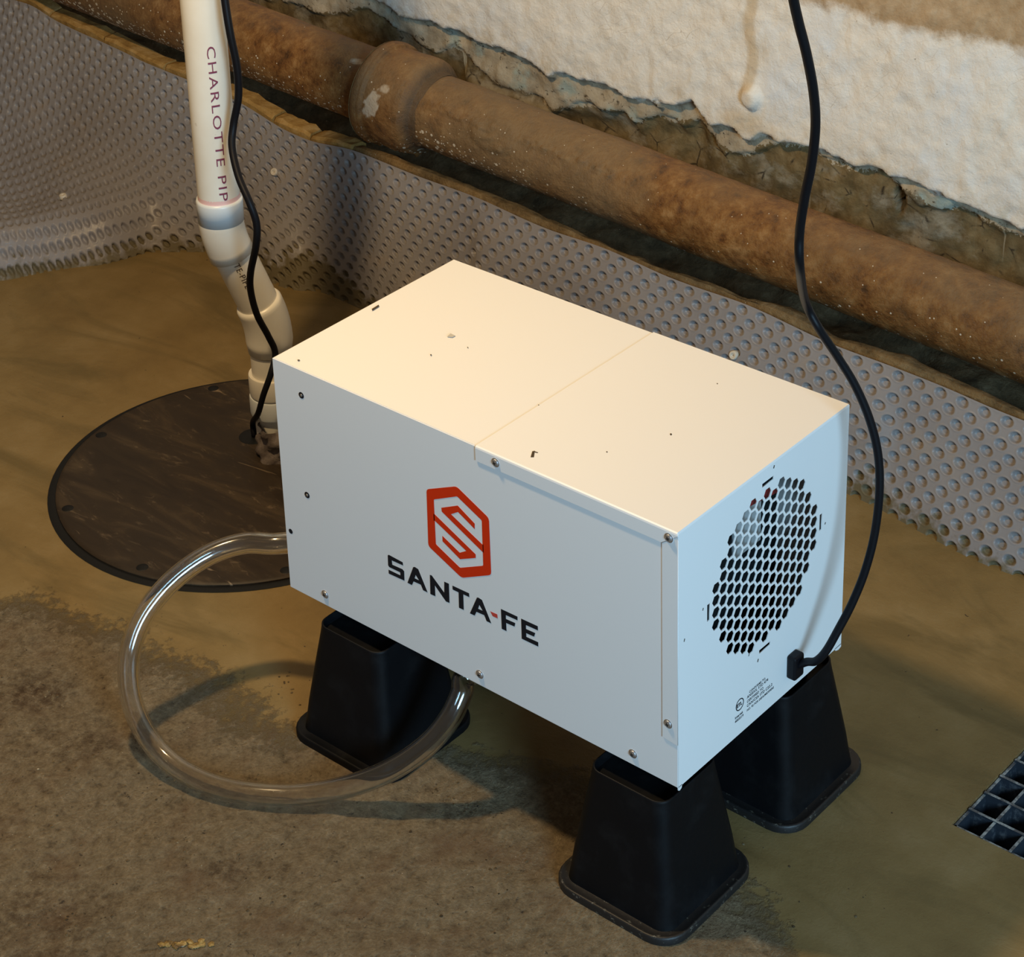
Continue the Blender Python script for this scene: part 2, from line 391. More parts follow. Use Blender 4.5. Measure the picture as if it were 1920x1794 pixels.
def b_pvc(n):
    nl = n.noise(9, 4, 0.6); nm = n.noise(60, 5, 0.7)
    col = n.ramp(nl, [(0.3, (0.72, 0.66, 0.55)), (0.7, (0.80, 0.76, 0.67))])
    col = n.mix(n.math('MULTIPLY', n.mr(nm, 0.66, 0.73), 0.35), col, (0.35, 0.29, 0.2))
    n.out(col, None, None)
M_pvc = mat('white_pvc', rough=0.32, spec=0.5, build=b_pvc)
M_pvcg = mat('grey_white_pvc_socket', rough=0.35, spec=0.5, color=(0.66, 0.69, 0.70))
M_primer = mat('pink_primer_smear', rough=0.4, color=(0.80, 0.50, 0.46))
M_purple = mat('dark_purple_ink', rough=0.5, color=(0.20, 0.035, 0.075))
M_ink = mat('dark_brown_ink', rough=0.5, color=(0.06, 0.035, 0.02))
M_tape = mat('brown_grey_putty', rough=0.6, spec=0.3, build=lambda n: n.out(
    n.ramp(n.noise(50, 5, 0.6), [(0.3, (0.07, 0.052, 0.045)), (0.7, (0.20, 0.165, 0.145))]), None, n.bump(n.noise(70, 4, 0.6), 0.6, 0.004)))
def b_cover(n):
    v = n.obj((1.5, 6.0, 1), (0, 0, 0)); n1 = n.noise(3.0, 6, 0.65, v, 1.2); n2 = n.noise(26, 5, 0.7, n.obj((1, 2.4, 1)), 0.8)
    col = n.ramp(n1, [(0.30, (0.020, 0.013, 0.008)), (0.52, (0.034, 0.023, 0.014)), (0.75, (0.085, 0.058, 0.032))])
    col = n.mix(n.math('MULTIPLY', n.mr(n2, 0.58, 0.75), n.mr(n1, 0.42, 0.7)), col, (0.26, 0.19, 0.12))
    st = n.noise(1.0, 4, 0.7, n.obj((2.6, 16, 1), (1, 3, 0)), 2.0)
    col = n.mix(n.mr(st, 0.655, 0.70, 0, 0.6), col, (0.30, 0.22, 0.14))
    n.out(col, n.mr(n1, 0.3, 0.7, 0.42, 0.6), n.bump(n2, 0.12, 0.001))
M_cover = mat('brown_black_sump_lid_plastic', spec=0.25, build=b_cover)
M_gap = mat('gap_and_hole_black', rough=0.5, color=(0.004, 0.004, 0.004), spec=0.3)  # black for the shaded gap and holes of the lid
def b_hose(n):
    n.b.inputs['Transmission Weight'].default_value = 1.0; n.b.inputs['IOR'].default_value = 1.36; n.b.inputs['Coat Weight'].default_value = 1.0; n.b.inputs['Coat Roughness'].default_value = 0.12
M_hose = mat('clear_vinyl', rough=0.03, color=(0.97, 0.97, 0.95), spec=0.6, build=b_hose)
M_grate = mat('blue_black_grating_plastic', rough=0.4, spec=0.5, build=lambda n: n.out(
    n.mix(n.mr(n.noise(60, 5, 0.7), 0.55, 0.7, 0, 0.6), (0.022, 0.028, 0.038), (0.15, 0.16, 0.17)), None, n.bump(n.noise(90, 4, 0.6), 0.3, 0.002)))
M_gratetop = mat('pale_grating_top', rough=0.5, spec=0.5, build=lambda n: n.out(
    n.mix(n.mr(n.noise(70, 5, 0.7), 0.45, 0.6), (0.07, 0.08, 0.09), (0.34, 0.37, 0.37))))
M_crumb = mat('brown_concrete_crumb', rough=0.9, spec=0.2, build=lambda n: n.out(
    n.ramp(n.noise(40, 3, 0.6), [(0.35, (0.045, 0.030, 0.016)), (0.6, (0.15, 0.11, 0.06)), (0.75, (0.42, 0.36, 0.25))])))
M_leaf = mat('rust_gold_flake', rough=0.5, spec=0.5, color=(0.30, 0.19, 0.05), build=lambda n: n.out(
    n.ramp(n.noise(120, 4, 0.7), [(0.35, (0.08, 0.04, 0.01)), (0.55, (0.30, 0.19, 0.05)), (0.75, (0.55, 0.40, 0.18))])))
M_washer = mat('cream_plastic_washer', rough=0.5, color=(0.62, 0.56, 0.46))

# ================================================================== SETTING
# ---- floor with a round hole (sump basin) and a square hole (drain pit)
SC = np.array([-0.4432, 0.3269]); SR = 0.2822
GX0, GX1, GY0, GY1 = 0.745, 1.197, 0.317, 0.619
def axis(lo, hi, step, snaps):
    a = list(np.arange(lo, hi + step, step))
    for s in snaps:
        k = int(np.argmin([abs(v - s) for v in a])); a[k] = s
    return np.array(a)
st = 0.009
xs = np.concatenate([[-4.0, -3.2, -2.6], axis(-2.2, 1.4, st, [GX0, GX1]), [1.8, 2.6, 3.8]])
ys = np.concatenate([[-2.6, -1.8, -1.0], axis(-0.55, 0.97, st, [GY0, GY1])])
X, Y = np.meshgrid(xs, ys)
cx_, cy_ = X - SC[0], Y - SC[1]; rr = np.hypot(cx_, cy_)
RB = SR - 0.016
near = np.abs(rr - RB) < st * 0.72
# grit mask: the lower / front part of the slab is rough, silt spreads from the back and right
gritline = Y + 0.28 * fbm(X * 2.2, Y * 2.2, 31, 4) - 0.03
grit = 1 - sstep(-0.10, 0.16, gritline + 0.60 * np.clip(-X - 0.12, 0, 2) + 0.42 * sstep(0.66, 0.95, X))
Z = 0.0035 * fbm(X * 1.8, Y * 1.8, 3, 3) + grit * (0.0055 * fbm(X * 9, Y * 9, 5, 4, 0.6) + 0.0022 * fbm(X * 42, Y * 42, 9, 2))
Z -= 0.004 * grit
Z *= sstep(SR + 0.012, SR + 0.05, rr)
dg_ = np.maximum(np.maximum(GX0 - X, X - GX1), np.maximum(GY0 - Y, Y - GY1)); Z *= sstep(0.0, 0.04, np.abs(dg_))
for (rx, ry) in ((0.528, 0.037), (0.53, 0.262), (0.11, 0.037), (0.11, 0.262)):
    dq = np.maximum(np.abs(X - rx), np.abs(Y - ry)); Z *= sstep(0.085, 0.12, dq)
P = np.stack([X, Y, Z], -1)
qx = (X[:-1, :-1] + X[1:, 1:]) / 2; qy = (Y[:-1, :-1] + Y[1:, 1:]) / 2
keep = (np.hypot(qx - SC[0], qy - SC[1]) > RB) & ~((qx > GX0) & (qx < GX1) & (qy > GY0) & (qy < GY1))
me = gridmesh('floor', P, True, keep); addattr(me, 'grit', grit)
stn = 0 * X
for (a, b, sx, sy, w) in ((110, 1700, 95, 55, .8), (60, 1290, 90, 40, .55), (450, 1630, 120, 22, .45), (170, 1390, 140, 40, .35), (860, 1525, 40, 25, .4), (60, 1770, 120, 40, .5), (700, 1740, 90, 25, .3)):
    c0 = atz(a, b, 0); c1 = atz(a + sx, b, 0); c2 = atz(a, b + sy, 0); M2 = np.linalg.inv(np.array([c1[:2] - c0[:2], c2[:2] - c0[:2]]).T)
    q = np.stack([X - c0[0], Y - c0[1]], -1) @ M2.T; stn = np.maximum(stn, w * np.exp(-np.sum(q * q, -1) * 0.9 + 1.6 * fbm(X * 30, Y * 30, 77, 3)))
addattr(me, 'stain', np.clip(stn, 0, 1))
floor = tag(link('floor', me, M_floor), 'basement slab of olive brown silt and rough gritty concrete', kind='structure')
# pit walls and bottom, basin wall
bm = bmesh.new()
vs = [bm.verts.new((x, y, z)) for z in (0, -0.14) for x, y in ((GX0, GY0), (GX1, GY0), (GX1, GY1), (GX0, GY1))]
for k in range(4): bm.faces.new((vs[k], vs[(k + 1) % 4], vs[4 + (k + 1) % 4], vs[4 + k]))
bm.faces.new(vs[4:]); bmesh.ops.recalc_face_normals(bm, faces=bm.faces)
o = link('pit_lining', bm_mesh('pit_lining', bm), M_foot, floor)
o = link('basin_wall', lathe_me('basin_wall', [(0.0, RB + 0.003), (-0.25, RB + 0.003), (-0.25, 0.0001)], 72, ((SC[0], SC[1], 0), (0, 0, 1))), M_gap, floor)

# ---- back wall
YW = 1.13
e = [(-3.5, .40), (-1.3, .412), (-1.05, .405), (-.95, .42), (-.8908, .4112), (-.8101, .4018), (-.7508, .4001), (-.6768, .3951), (-.6441, .3898), (-.5758, .3891), (-.5094, .3728), (-.4325, .3751), (-.3808, .3753), (-.3213, .3645), (-.28, .3721), (-.2372, .38), (-.2025, .3915), (-.1814, .3719), (-.1492, .3618), (-.0979, .3541), (-.0521, .3752), (.0081, .3722), (.05, .3655), (.0854, .3635), (.1296, .3667), (.1603, .3663), (.2064, .3615), (.2376, .3528), (.2822, .3534), (.3264, .3488), (.3743, .343), (2.5, .36)]
ex_, ez_ = np.array(e).T
xs = np.concatenate([[-4.0, -3.2, -2.6], np.arange(-2.15, 0.75, 0.0042), [0.9, 1.3, 2.0, 3.8]])
zs = np.concatenate([[-0.1], np.arange(0.10, 0.74, 0.0042), [0.9, 1.3, 2.5]])
X, Zg = np.meshgrid(xs, zs)
paint = Zg - np.interp(X, ex_, ez_) - np.where(X < -0.89, 0.0, 0.0)
# left of the frame's top the bare footing course climbs higher
pw = np.interp(X[0], [-4, -1.15, -.90, -.84, -.62, -.50, -.40, -.30, -.15, 0, .12, .25, .4, 4], [.05, .055, .03, .045, .060, .070, .045, .038, .030, .016, .014, .020, .016, .03])[None, :]
plaster = paint + pw + 0.02 * fbm(X * 14, Zg * 14, 41, 3)
upper = 0.612 + 0.012 * fbm(X * 6, X * 0 + 3, 71, 3) - Zg
upper = np.where(X < -0.05, 0.2, upper)
pj = paint + 0.016 * fbm(X * 30, Zg * 30, 51, 3)
hgt = 0.018 * sstep(-0.004, 0.006, pj) + 0.007 * sstep(-0.003, 0.004, plaster + 0.02 * fbm(X * 26, Zg * 26, 57, 3))
hgt = hgt + 0.007 * fbm(X * 4, Zg * 4, 61, 3) + 0.0026 * fbm(X * 55, Zg * 55, 63, 2)
hgt = hgt + np.where(paint < 0, 0.010 * fbm(X * 18, Zg * 18, 66, 3), 0.002 * fbm(X * 25, Zg * 25, 67, 2))
lowm = 1 - sstep(-0.03, 0.0, plaster)
hgt = hgt + lowm * (0.016 * ((X > -0.70) & (X < -0.512)) - 0.012 * sstep(-0.512, -0.50, X) * (1 - sstep(-0.22, -0.16, X)))
dr = np.hypot(X + 0.088, (Zg - 0.432) * 0.9); hgt = hgt + 0.012 * (1 - sstep(0.010, 0.021, dr))
drip = ((1 - sstep(0.006, 0.014, np.abs(X + 0.091 + 0.004 * np.sin(Zg * 60)))) * sstep(0.43, 0.45, Zg))
drip = np.maximum(drip, (1 - sstep(0.0, 0.020, dr)) * 0.6)
drip = np.maximum(drip, 0.8 * (1 - sstep(0.02, 0.07, np.hypot(X + 0.10, (Zg - 0.385) * 2.2))))
hole = 1 - sstep(0.8, 1.2, np.hypot((X - 0.1700) / (0.003 + 0.24 * np.clip(Zg - 0.300, 0, .05)), (Zg - 0.318) / 0.022))
hgt = hgt - 0.03 * hole
me = gridmesh('wall_back', np.stack([X, YW - hgt, Zg], -1), True)
for k, a in (('paint', paint), ('plaster', plaster), ('upper', upper), ('drip', drip), ('hole', hole), ('expose', lowm)): addattr(me, k, a)
wall = tag(link('wall_back', me, M_wall), 'old basement wall with thick flaking white coat above bare brown concrete', kind='structure')
if me.polygons[5].normal.y > 0: me.flip_normals()

# ---- membrane edges measured in the photograph, laid out in the room
YT = 0.885
top_px = [(-420, -200), (-200, -112), (0, -10), (60, 5+6), (100, 38), (183, 73), (267, 117), (354, 148), (452, 195), (529, 240), (587, 265), (658, 282), (748, 314), (880, 367), (901, 375), (1035, 431), (1135, 468), (1240, 512), (1400, 573), (1560, 643), (1627, 670), (1710, 704), (1794, 735), (1920, 787), (2100, 862), (2500, 1028)]
TP = np.array([aty(a, b, YT) for a, b in top_px])
bot_px = [(0, 530), (83, 513), (142, 503), (200, 497), (250, 482), (280, 472), (320, 474), (400, 476), (470, 505), (505, 538), (556, 553), (596, 549), (640, 568), (700, 596)]
BP = [atz(a, b, 0) for a, b in bot_px]
BPr = [atz(a, b, 0) for a, b in [(1590, 928), (1644, 951), (1727, 998), (1794, 1035), (1861, 1067), (1920, 1088)]]
def ztop(x): return np.interp(x, TP[:, 0], TP[:, 2])

# ---- footing ledge behind the membrane (drops into a dark recess under the iron pipe)
xs = np.arange(-3.0, 1.9, 0.011)
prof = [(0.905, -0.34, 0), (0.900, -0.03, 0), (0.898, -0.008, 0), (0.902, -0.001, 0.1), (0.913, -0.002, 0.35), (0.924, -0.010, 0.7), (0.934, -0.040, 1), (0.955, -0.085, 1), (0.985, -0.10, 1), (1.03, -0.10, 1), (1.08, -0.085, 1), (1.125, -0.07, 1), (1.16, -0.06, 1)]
pr = []
for (a, b) in zip(prof[:-1], prof[1:]):
    for t in np.linspace(0, 1, 5, endpoint=False): pr.append([a[k] + (b[k] - a[k]) * t for k in range(3)])
pr.append(list(prof[-1])); pr = np.array(pr)
Xf = np.repeat(xs[None], len(pr), 0); Yf = np.repeat(pr[:, :1], len(xs), 1); Zf = pr[:, 1:2] + ztop(xs)[None]
Rf = np.repeat(pr[:, 2:], len(xs), 1)
amp = 0.004 + 0.022 * Rf
dz = amp * fbm(Xf * 9, (Yf + Zf) * 9, 81, 4, 0.6)
Yf2 = Yf + np.where(Rf > 0.1, 0.014 * fbm(Xf * 7, Zf * 3, 83, 3), 0)
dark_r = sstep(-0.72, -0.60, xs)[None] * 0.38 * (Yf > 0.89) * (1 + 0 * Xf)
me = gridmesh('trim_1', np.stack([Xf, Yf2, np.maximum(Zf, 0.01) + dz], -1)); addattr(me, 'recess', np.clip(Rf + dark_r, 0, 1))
foot = tag(link('trim_1', me, M_foot), 'low concrete footing ledge with darker recess below the iron pipe', kind='structure')
# ochre edge stones of the ledge, left of the pipe hub
jx = [aty(a, b, 0.905)[0] for a, b in ((-160, -70), (-60, -42), (20, -6), (103, 30), (203, 78), (316, 113), (420, 170), (520, 215), (590, 245), (668, 275))]
for k in range(len(jx) - 1):
    a, b = jx[k] + 0.003, jx[k + 1] - 0.003; bm = bmesh.new(); n_ = 6; rows = []
    cr = [(0.893, -0.05), (0.894, 0.001), (0.899, 0.006), (0.924, 0.006), (0.931, -0.002), (0.934, -0.05)]
    rr_ = random.Random(k)
    for i in range(n_ + 1):
        x = a + (b - a) * i / n_; g = min(i, n_ - i) == 0
        rows.append([bm.verts.new((x, y + rr_.uniform(-.0018, .0018), ztop(x) + z + rr_.uniform(-.002, .002) - (0.003 if g else 0))) for y, z in cr])
    for i in range(n_):
        for j in range(5): bm.faces.new((rows[i][j], rows[i][j + 1], rows[i + 1][j + 1], rows[i + 1][j]))
    bm.faces.new(rows[0]); bm.faces.new(rows[-1][::-1]); bmesh.ops.recalc_face_normals(bm, faces=bm.faces)
    link('stone', bm_mesh('stone', bm), M_brick, foot)

# ================================================================== DRAINAGE MEMBRANE
# control columns: top x -> break (y,z), crest (y,z), foot (x,y)
def colpts():
    L = []
    bpts = [(-2.6, (-2.05, -0.10)), (-2.05, (-1.62, 0.12)), (-1.74, (-1.42, .33))]
    tops = [-1.51, -1.43, -1.37, -1.31, -1.265, -1.235, -1.20, -1.12, -1.05, -1.01, -0.955, -0.91, -0.86, -0.79]
    for t, b in zip(tops, BP): bpts.append((t, (b[0], b[1])))
    bpts.append((-0.5, (-.47, .822))); bpts.append((-0.1, (-.08, .838)))
    for b in BPr: bpts.append((b[0] - 0.005, (b[0], b[1])))
    bpts.append((1.0, (1.0, 0.775))); bpts.append((1.8, (1.8, 0.76)))
    return bpts
CP = colpts()
ctop = np.array([c[0] for c in CP]); cbx = np.array([c[1][0] for c in CP]); cby = np.array([c[1][1] for c in CP])
U = np.arange(-2.45, 1.35, 0.0019)
tx = U; bx = np.interp(U, ctop, cbx); by = np.interp(U, ctop, cby)
ker = np.hanning(37); ker /= ker.sum()
def sm(a): return np.convolve(np.pad(a, 18, mode='edge'), ker, 'valid')
bx = sm(bx); by = sm(by); tz = sm(ztop(U)) + 0.002 * np.sin(U * 23)
flare = sstep(0.80, 0.55, by) if False else np.clip((0.83 - by) / 0.33, 0, 1)          # 0 on the straight run, 1 at far left
flare = sm(flare)
NVR = 175
s = np.linspace(0, 1, 9)
def P_at(i, yy, zz, fx):
    return np.array([tx[i] + (bx[i] - tx[i]) * fx, yy, zz])
rows = []
for i in range(len(U)):
    f = flare[i]; T = np.array([tx[i], YT, tz[i]]); Bt = np.array([bx[i], by[i], -0.004])
    c0 = T
    if f < 0.02:
        c1 = T + (Bt - T) * 0.34 + np.array([0, -0.012, -0.010]); c2 = T + (Bt - T) * 0.68 + np.array([0, -0.006, -0.010])
        cc = [c0, c1, c2, Bt]
    else:
        # steep drop, gently falling shelf, rolled front edge
        drop = T + (Bt - T) * (0.30 - 0.06 * f); drop[2] = T[2] * (1 - f) * 0.66 + 0.125 * f
        drop = T + (drop - T)
        crest = T + (Bt - T) * (0.68 + 0.18 * f); crest[2] = (1 - f) * T[2] * 0.28 + 0.076 * f
        mid = (drop + crest) / 2; mid[2] = mid[2] - 0.024 * f
        roll = T + (Bt - T) * (0.86 + 0.075 * f); roll[2] = (1 - f) * T[2] * 0.12 + 0.046 * f
        base = [c0, drop, mid, crest, roll, Bt]
        cc = base
    cc = np.array(cc); q = catmull(cc, 10)
    dl = np.r_[0, np.cumsum(np.linalg.norm(np.diff(q, axis=0), axis=1))]
    rows.append((q, dl))
LEN = np.array([r[1][-1] for r in rows])
V = np.linspace(0, 1, NVR)
MP = np.empty((NVR, len(U), 3)); VV = np.empty((NVR, len(U)))
for i, (q, dl) in enumerate(rows):
    l = V * LEN[i]
    for k in range(3): MP[:, i, k] = np.interp(l, dl, q[:, k])
    VV[:, i] = l
kc = np.hanning(29); kc /= kc.sum()
for j in range(NVR):
    for k in range(3): MP[j, :, k] = np.convolve(np.pad(MP[j, :, k], 14, mode='edge'), kc, 'valid')
UU = np.repeat(U[None], NVR, 0)
# local wrinkles
wr = 0.010 * fbm(UU * 3.2, VV * 5, 91, 3) * sstep(0, 0.05, VV)
du = np.gradient(MP, axis=1); dv = np.gradient(MP, axis=0); Nn = np.cross(du, dv); Nn /= np.linalg.norm(Nn, axis=-1, keepdims=True)
Nn = np.nan_to_num(Nn)
if Nn[90, 1000, 1] > 0: Nn = -Nn
MP = MP + Nn * wr[..., None]
# dimples: square lattice turned by 45 degrees
Ah = np.interp(U, [-1.4, -0.75, 0.4, 0.8], [0.0150, 0.0146, 0.0172, 0.0178])      # half pitch along the sheet
uk = np.cumsum(np.gradient(U) / Ah); B_ = 0.0160
uu = UU * 0 + uk[None] + 0.08 * fbm(UU * 20, VV * 20, 95, 2); AL = np.repeat(Ah[None], NVR, 0)
ku = np.round(uu); kv = np.round((VV - 0.010) / B_)
best = np.full(UU.shape, 9.0)
for du_ in (-1, 0, 1):
    for dv_ in (-1, 0, 1):
        a, b = ku + du_, kv + dv_
        ok = ((a + b) % 2 == 0)
        d = np.hypot((uu - a) * AL / 1.2, VV - 0.010 - b * B_); best = np.where(ok & (d < best), d, best)
RD = 0.435 * AL
DP = 0.0075
dep = -(1 - sstep(0.72, 1.02, best / RD)) * DP
lip = 0.0007 * np.exp(-((best / RD - 1.10) / 0.14) ** 2)
nub = 0.0005 * (1 - sstep(0.0, 0.45, best / RD))
edge = sstep(0.0, 0.004, VV) * 1.0
MP = MP + Nn * ((dep + lip + nub) * edge)[..., None]
MP[..., 2] = np.where(V[:, None] > 0.985, np.minimum(MP[..., 2], 0.0), MP[..., 2])
me = gridmesh('drainage_membrane', MP)
addattr(me, 'mud', (LEN[None] - VV) - 0.008 - 0.045 * np.exp(-((UU + 0.93) / 0.13) ** 2) + 0.018 * fbm(UU * 6, VV * 6, 97, 3)); addattr(me, 'pit', -dep / DP)
mem = tag(link('drainage_membrane', me, M_mem), 'grey dimpled plastic drainage membrane draped along the footing, muddy lower edge', 'membrane')
# fasteners pressed through the sheet
def surf_near(px, py):
    q = np.einsum('ji,abj->abi', MR, MP - CAM); sx = CX + FPX * q[..., 0] / -q[..., 2]; sy = CY - FPX * q[..., 1] / -q[..., 2]
    k = np.argmin((sx - px) ** 2 + (sy - py) ** 2); i, j = np.unravel_index(k, sx.shape); return MP[i, j] - Nn[i, j] * dep[i, j], Nn[i, j]
for (px, py) in ((515, 322), (1379, 664), (118, 367)):
    p, nn = surf_near(px, py)
    o = link('fastener', lathe_me('fastener', [(0.0012, 0.0008), (0.0012, 0.0026), (0.0030, 0.0032), (0.0032, 0.0058), (0.0020, 0.0068), (-0.004, 0.0070)], 20, (p, nn)), M_washer, mem)

# ================================================================== CAST IRON PIPE
RP = 0.064
AX = lambda x: np.array([x, 0.982 + 0.042 * x, 0.2765 - 0.080 * x])
AD = np.array([1, 0.042, -0.080]); AD /= np.linalg.norm(AD)
def x_at_px(px):
    a, b = -3.0, 2.0
    for _ in range(60):
        m = (a + b) / 2
        if proj(AX(m))[0] < px: a = m
        else: b = m
    return (a + b) / 2
xh = x_at_px(722); xh2 = x_at_px(800)
def pipe_mesh(name, x0, x1, rfun, seg=160, step=0.005, marks=False):
    n = int((x1 - x0) / step); xx = np.linspace(x0, x1, n)
    a = np.linspace(0, 2 * np.pi, seg, endpoint=False)
    nrm = np.cross(AD, [0, 0, 1.0]); nrm /= np.linalg.norm(nrm); up = np.cross(nrm, AD)
    XX, AA = np.meshgrid(xx, a, indexing='ij')
    r = rfun(XX, AA)
    C = AX(0)[None, None] + (XX[..., None]) * (AD / AD[0])
    P = C + r[..., None] * (np.cos(AA)[..., None] * nrm + np.sin(AA)[..., None] * up)
    me = gridmesh(name, P, True, None, True)
    sp = np.clip(-np.sin(AA) * 0.75 + 0.35, 0, 1) * (0.45 + 0.85 * (1 - sstep(xh2 + 0.05, xh2 + 0.40, XX)))
    pt = np.zeros_like(XX); so = np.zeros_like(XX)
    return me, XX, AA, sp, pt, so
# direction facing the camera: nrm = AD x up -> (y-) side ; angle 0 faces the viewer, +90 is up
def rough(XX, AA):
    a2 = np.minimum(AA, 2 * np.pi - AA)
    return RP + 0.0016 * fbm(XX * 12, a2 * 1.6, 101, 4) + 0.0009 * fbm(XX * 60, a2 * 6, 105, 2)
def main_r(XX, AA):
    r = rough(XX, AA); t = XX - xh2
    aa = np.where(AA > np.pi, AA - 2 * np.pi, AA)
    # worn raised casting marks: short upright strokes in a line, then a smeared lump
    for k in range(44):
        x0 = 0.052 + k * 0.0088; rr2 = random.Random(300 + k)
        if 12 < k < 21 or (k > 31 and k % 3 == 0): continue
        c = 0.66 - 0.012 * k * 0.0 + rr2.uniform(-.02, .02); tilt = rr2.uniform(-.35, .35)
        d = np.abs(t - x0 - tilt * (aa - c) * 0.05); r = r + 0.0032 * (1 - sstep(0.0012, 0.0026, d)) * (1 - sstep(0.10, 0.14, np.abs(aa - c)))
        if k % 2 == 0:
            cc = c + rr2.choice((-.1, 0, .1)); r = r + 0.0028 * (1 - sstep(0.0035, 0.0060, np.abs(t - x0 - 0.003))) * (1 - sstep(0.02, 0.045, np.abs(aa - cc)))
    lump = 1 - sstep(0.6, 1.0, np.hypot((t - 0.185) / 0.055, (aa - 0.52) / 0.55)); r = r + lump * (0.0030 + 0.009 * np.maximum(0, fbm(XX * 45, AA * 5, 111, 3)))
    return r
cip = thing('cast_iron_pipe', 'long rusty brown cast iron drain pipe with flared hub, running along the wall', 'pipe', (0, 0, 0))
me, XX, AA, sp, pt, so = pipe_mesh('pipe_length', xh2 - 0.02, 1.3, main_r)
so = 0.9 * (1 - sstep(0.004, 0.022, np.abs(XX - xh2 - 0.008 + 0.006 * np.sin(AA * 3))))  # dark ring on the pipe: painted shadow of the bell
addattr(me, 'speck', sp); addattr(me, 'patch', pt); addattr(me, 'hub_shade', so); link('pipe_length', me, M_iron, cip)
me, XX, AA, sp, pt, so = pipe_mesh('pipe_length', -3.1, xh + 0.03, rough, 128, 0.008)
sp = np.clip(-np.sin(AA) * 1.0 + 0.5, 0, 1.3) * (0.85 + 0.5 * fbm(XX * 3, AA, 120, 2))
aa = np.where(AA > np.pi, AA - 2 * np.pi, AA)
pt = (1 - sstep(0.6, 1.0, np.hypot((XX - xh + 0.035) / 0.012, (aa - 1.05) / 0.12)))
addattr(me, 'speck', sp); addattr(me, 'patch', pt); addattr(me, 'hub_shade', so); link('pipe_length', me, M_iron, cip)
# hub (bell)
L = xh2 - xh
hp = [(-0.004, .064), (-0.004, .078), (-0.002, .0855), (0.002, .0880), (0.012, .0885), (0.0150, .0868), (0.0165, .0825), (0.022, .0822), (0.040, .0830), (0.060, .0840), (0.072, .0838), (0.080, .0815), (0.087, .0740), (0.092, .0668), (0.104, .0640)]
hx = np.array([p[0] for p in hp]); hr = np.array([p[1] for p in hp]); sc = L / 0.078
def hub_r(XX, AA): return np.interp((XX - xh) / sc, hx, hr) + 0.0010 * fbm(XX * 30, np.minimum(AA, 2 * np.pi - AA) * 3, 131, 3) + 0.004 * np.clip(-np.sin(AA) - 0.2, 0, 1) * np.maximum(0, fbm(XX * 60, AA * 8, 135, 3)) * 3
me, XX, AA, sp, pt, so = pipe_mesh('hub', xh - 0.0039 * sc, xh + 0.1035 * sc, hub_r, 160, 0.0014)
aa = np.where(AA > np.pi, AA - 2 * np.pi, AA)
rim = XX < xh
P_ = 1 - sstep(0.75, 1.0, np.hypot((XX - xh - 0.040 - 0.02 * (aa - 0.25)) / 0.016, (aa - 0.22) / 0.34) + 0.5 * fbm(XX * 120, AA * 9, 141, 3))
P_ = np.maximum(P_, (1 - sstep(0.6, 1, np.hypot((XX - xh - 0.058) / 0.012, (aa - 0.60) / 0.10))) * 0.8)
addattr(me, 'speck', np.clip(-np.sin(AA) * 0.9, 0, 1)); addattr(me, 'patch', P_)
addattr(me, 'hub_shade', 0.0 * XX + 0.6 * sstep(0.080 * sc, 0.092 * sc, XX - xh)); link('hub', me, M_iron, cip)  # shoulder end darkened in colour as shade
me, XX, AA, sp, pt, so = pipe_mesh('hub_lip', xh - 0.0055 * sc, xh + 0.0135 * sc, lambda X_, A_2: 0.0820 + 0.0075 * np.sqrt(np.clip(1 - ((X_ - xh - 0.004 * sc) / (0.0096 * sc)) ** 2, 0, 1)) + 0.0008 * fbm(X_ * 40, np.minimum(A_2, 2 * np.pi - A_2) * 4, 151, 3), 160, 0.0011)
addattr(me, 'speck', np.clip(-np.sin(AA) * 0.8, 0, 1)); addattr(me, 'patch', pt); addattr(me, 'hub_shade', so); link('hub_lip', me, M_iron, cip)
link('hub_face', lathe_me('hub_face', [(0, 0.060), (-0.001, 0.0882)], 64, (AX(xh - 0.0035), AD)), M_foot, cip)

# ================================================================== DEHUMIDIFIER
BW, BD, BH, BZ = 0.58885, 0.31855, 0.3200, 0.1785
deh = thing('dehumidifier', 'white boxy dehumidifier with red emblem and lettering on front, raised on four black risers', 'dehumidifier', (0, 0, 0))
ZT = BZ + BH
T_ = 0.0012
XS = 0.3172                                   # seam between the left shell and the lift-off cover
def panel(name, lo, hi, m=M_white, bev=0.0006): return link(name, box_me(name, lo, hi, bev, 2), m, deh)
# left shell: top and left end as one wrapped sheet
bm = bmesh.new()
def wrap(name, pts2, y0, y1, thick, m=M_white, bend=0.0022):
    """sheet bent along y: profile pts in x,z"""
    P2 = np.array(pts2, float); out = []
    for k, p in enumerate(P2):
        if 0 < k < len(P2) - 1:
            a = P2[k - 1] - p; b = P2[k + 1] - p; a /= np.linalg.norm(a); b /= np.linalg.norm(b)
            for t in np.linspace(0, 1, 6):
                out.append((1 - t) ** 2 * (p + a * bend) + 2 * t * (1 - t) * p + t * t * (p + b * bend))
        else: out.append(p)
    out = np.array(out); tg = np.gradient(out, axis=0); tg /= np.linalg.norm(tg, axis=1)[:, None]
    nn = np.c_[tg[:, 1], -tg[:, 0]]; inn = out + nn * thick
    bm = bmesh.new(); ring = []
    for (a, b) in zip(out, inn): ring.append([bm.verts.new((a[0], y0, a[1])), bm.verts.new((a[0], y1, a[1])), bm.verts.new((b[0], y1, b[1])), bm.verts.new((b[0], y0, b[1]))])
    for r0, r1 in zip(ring[:-1], ring[1:]):
        for k in range(4): bm.faces.new((r0[k], r0[(k + 1) % 4], r1[(k + 1) % 4], r1[k]))
    bm.faces.new(ring[0]); bm.faces.new(ring[-1][::-1]); bmesh.ops.recalc_face_normals(bm, faces=bm.faces)
    me = bm_mesh(name, bm, True)
    try: me.set_sharp_from_angle(angle=math.radians(35))
    except Exception: pass
    return link(name, me, m, deh)
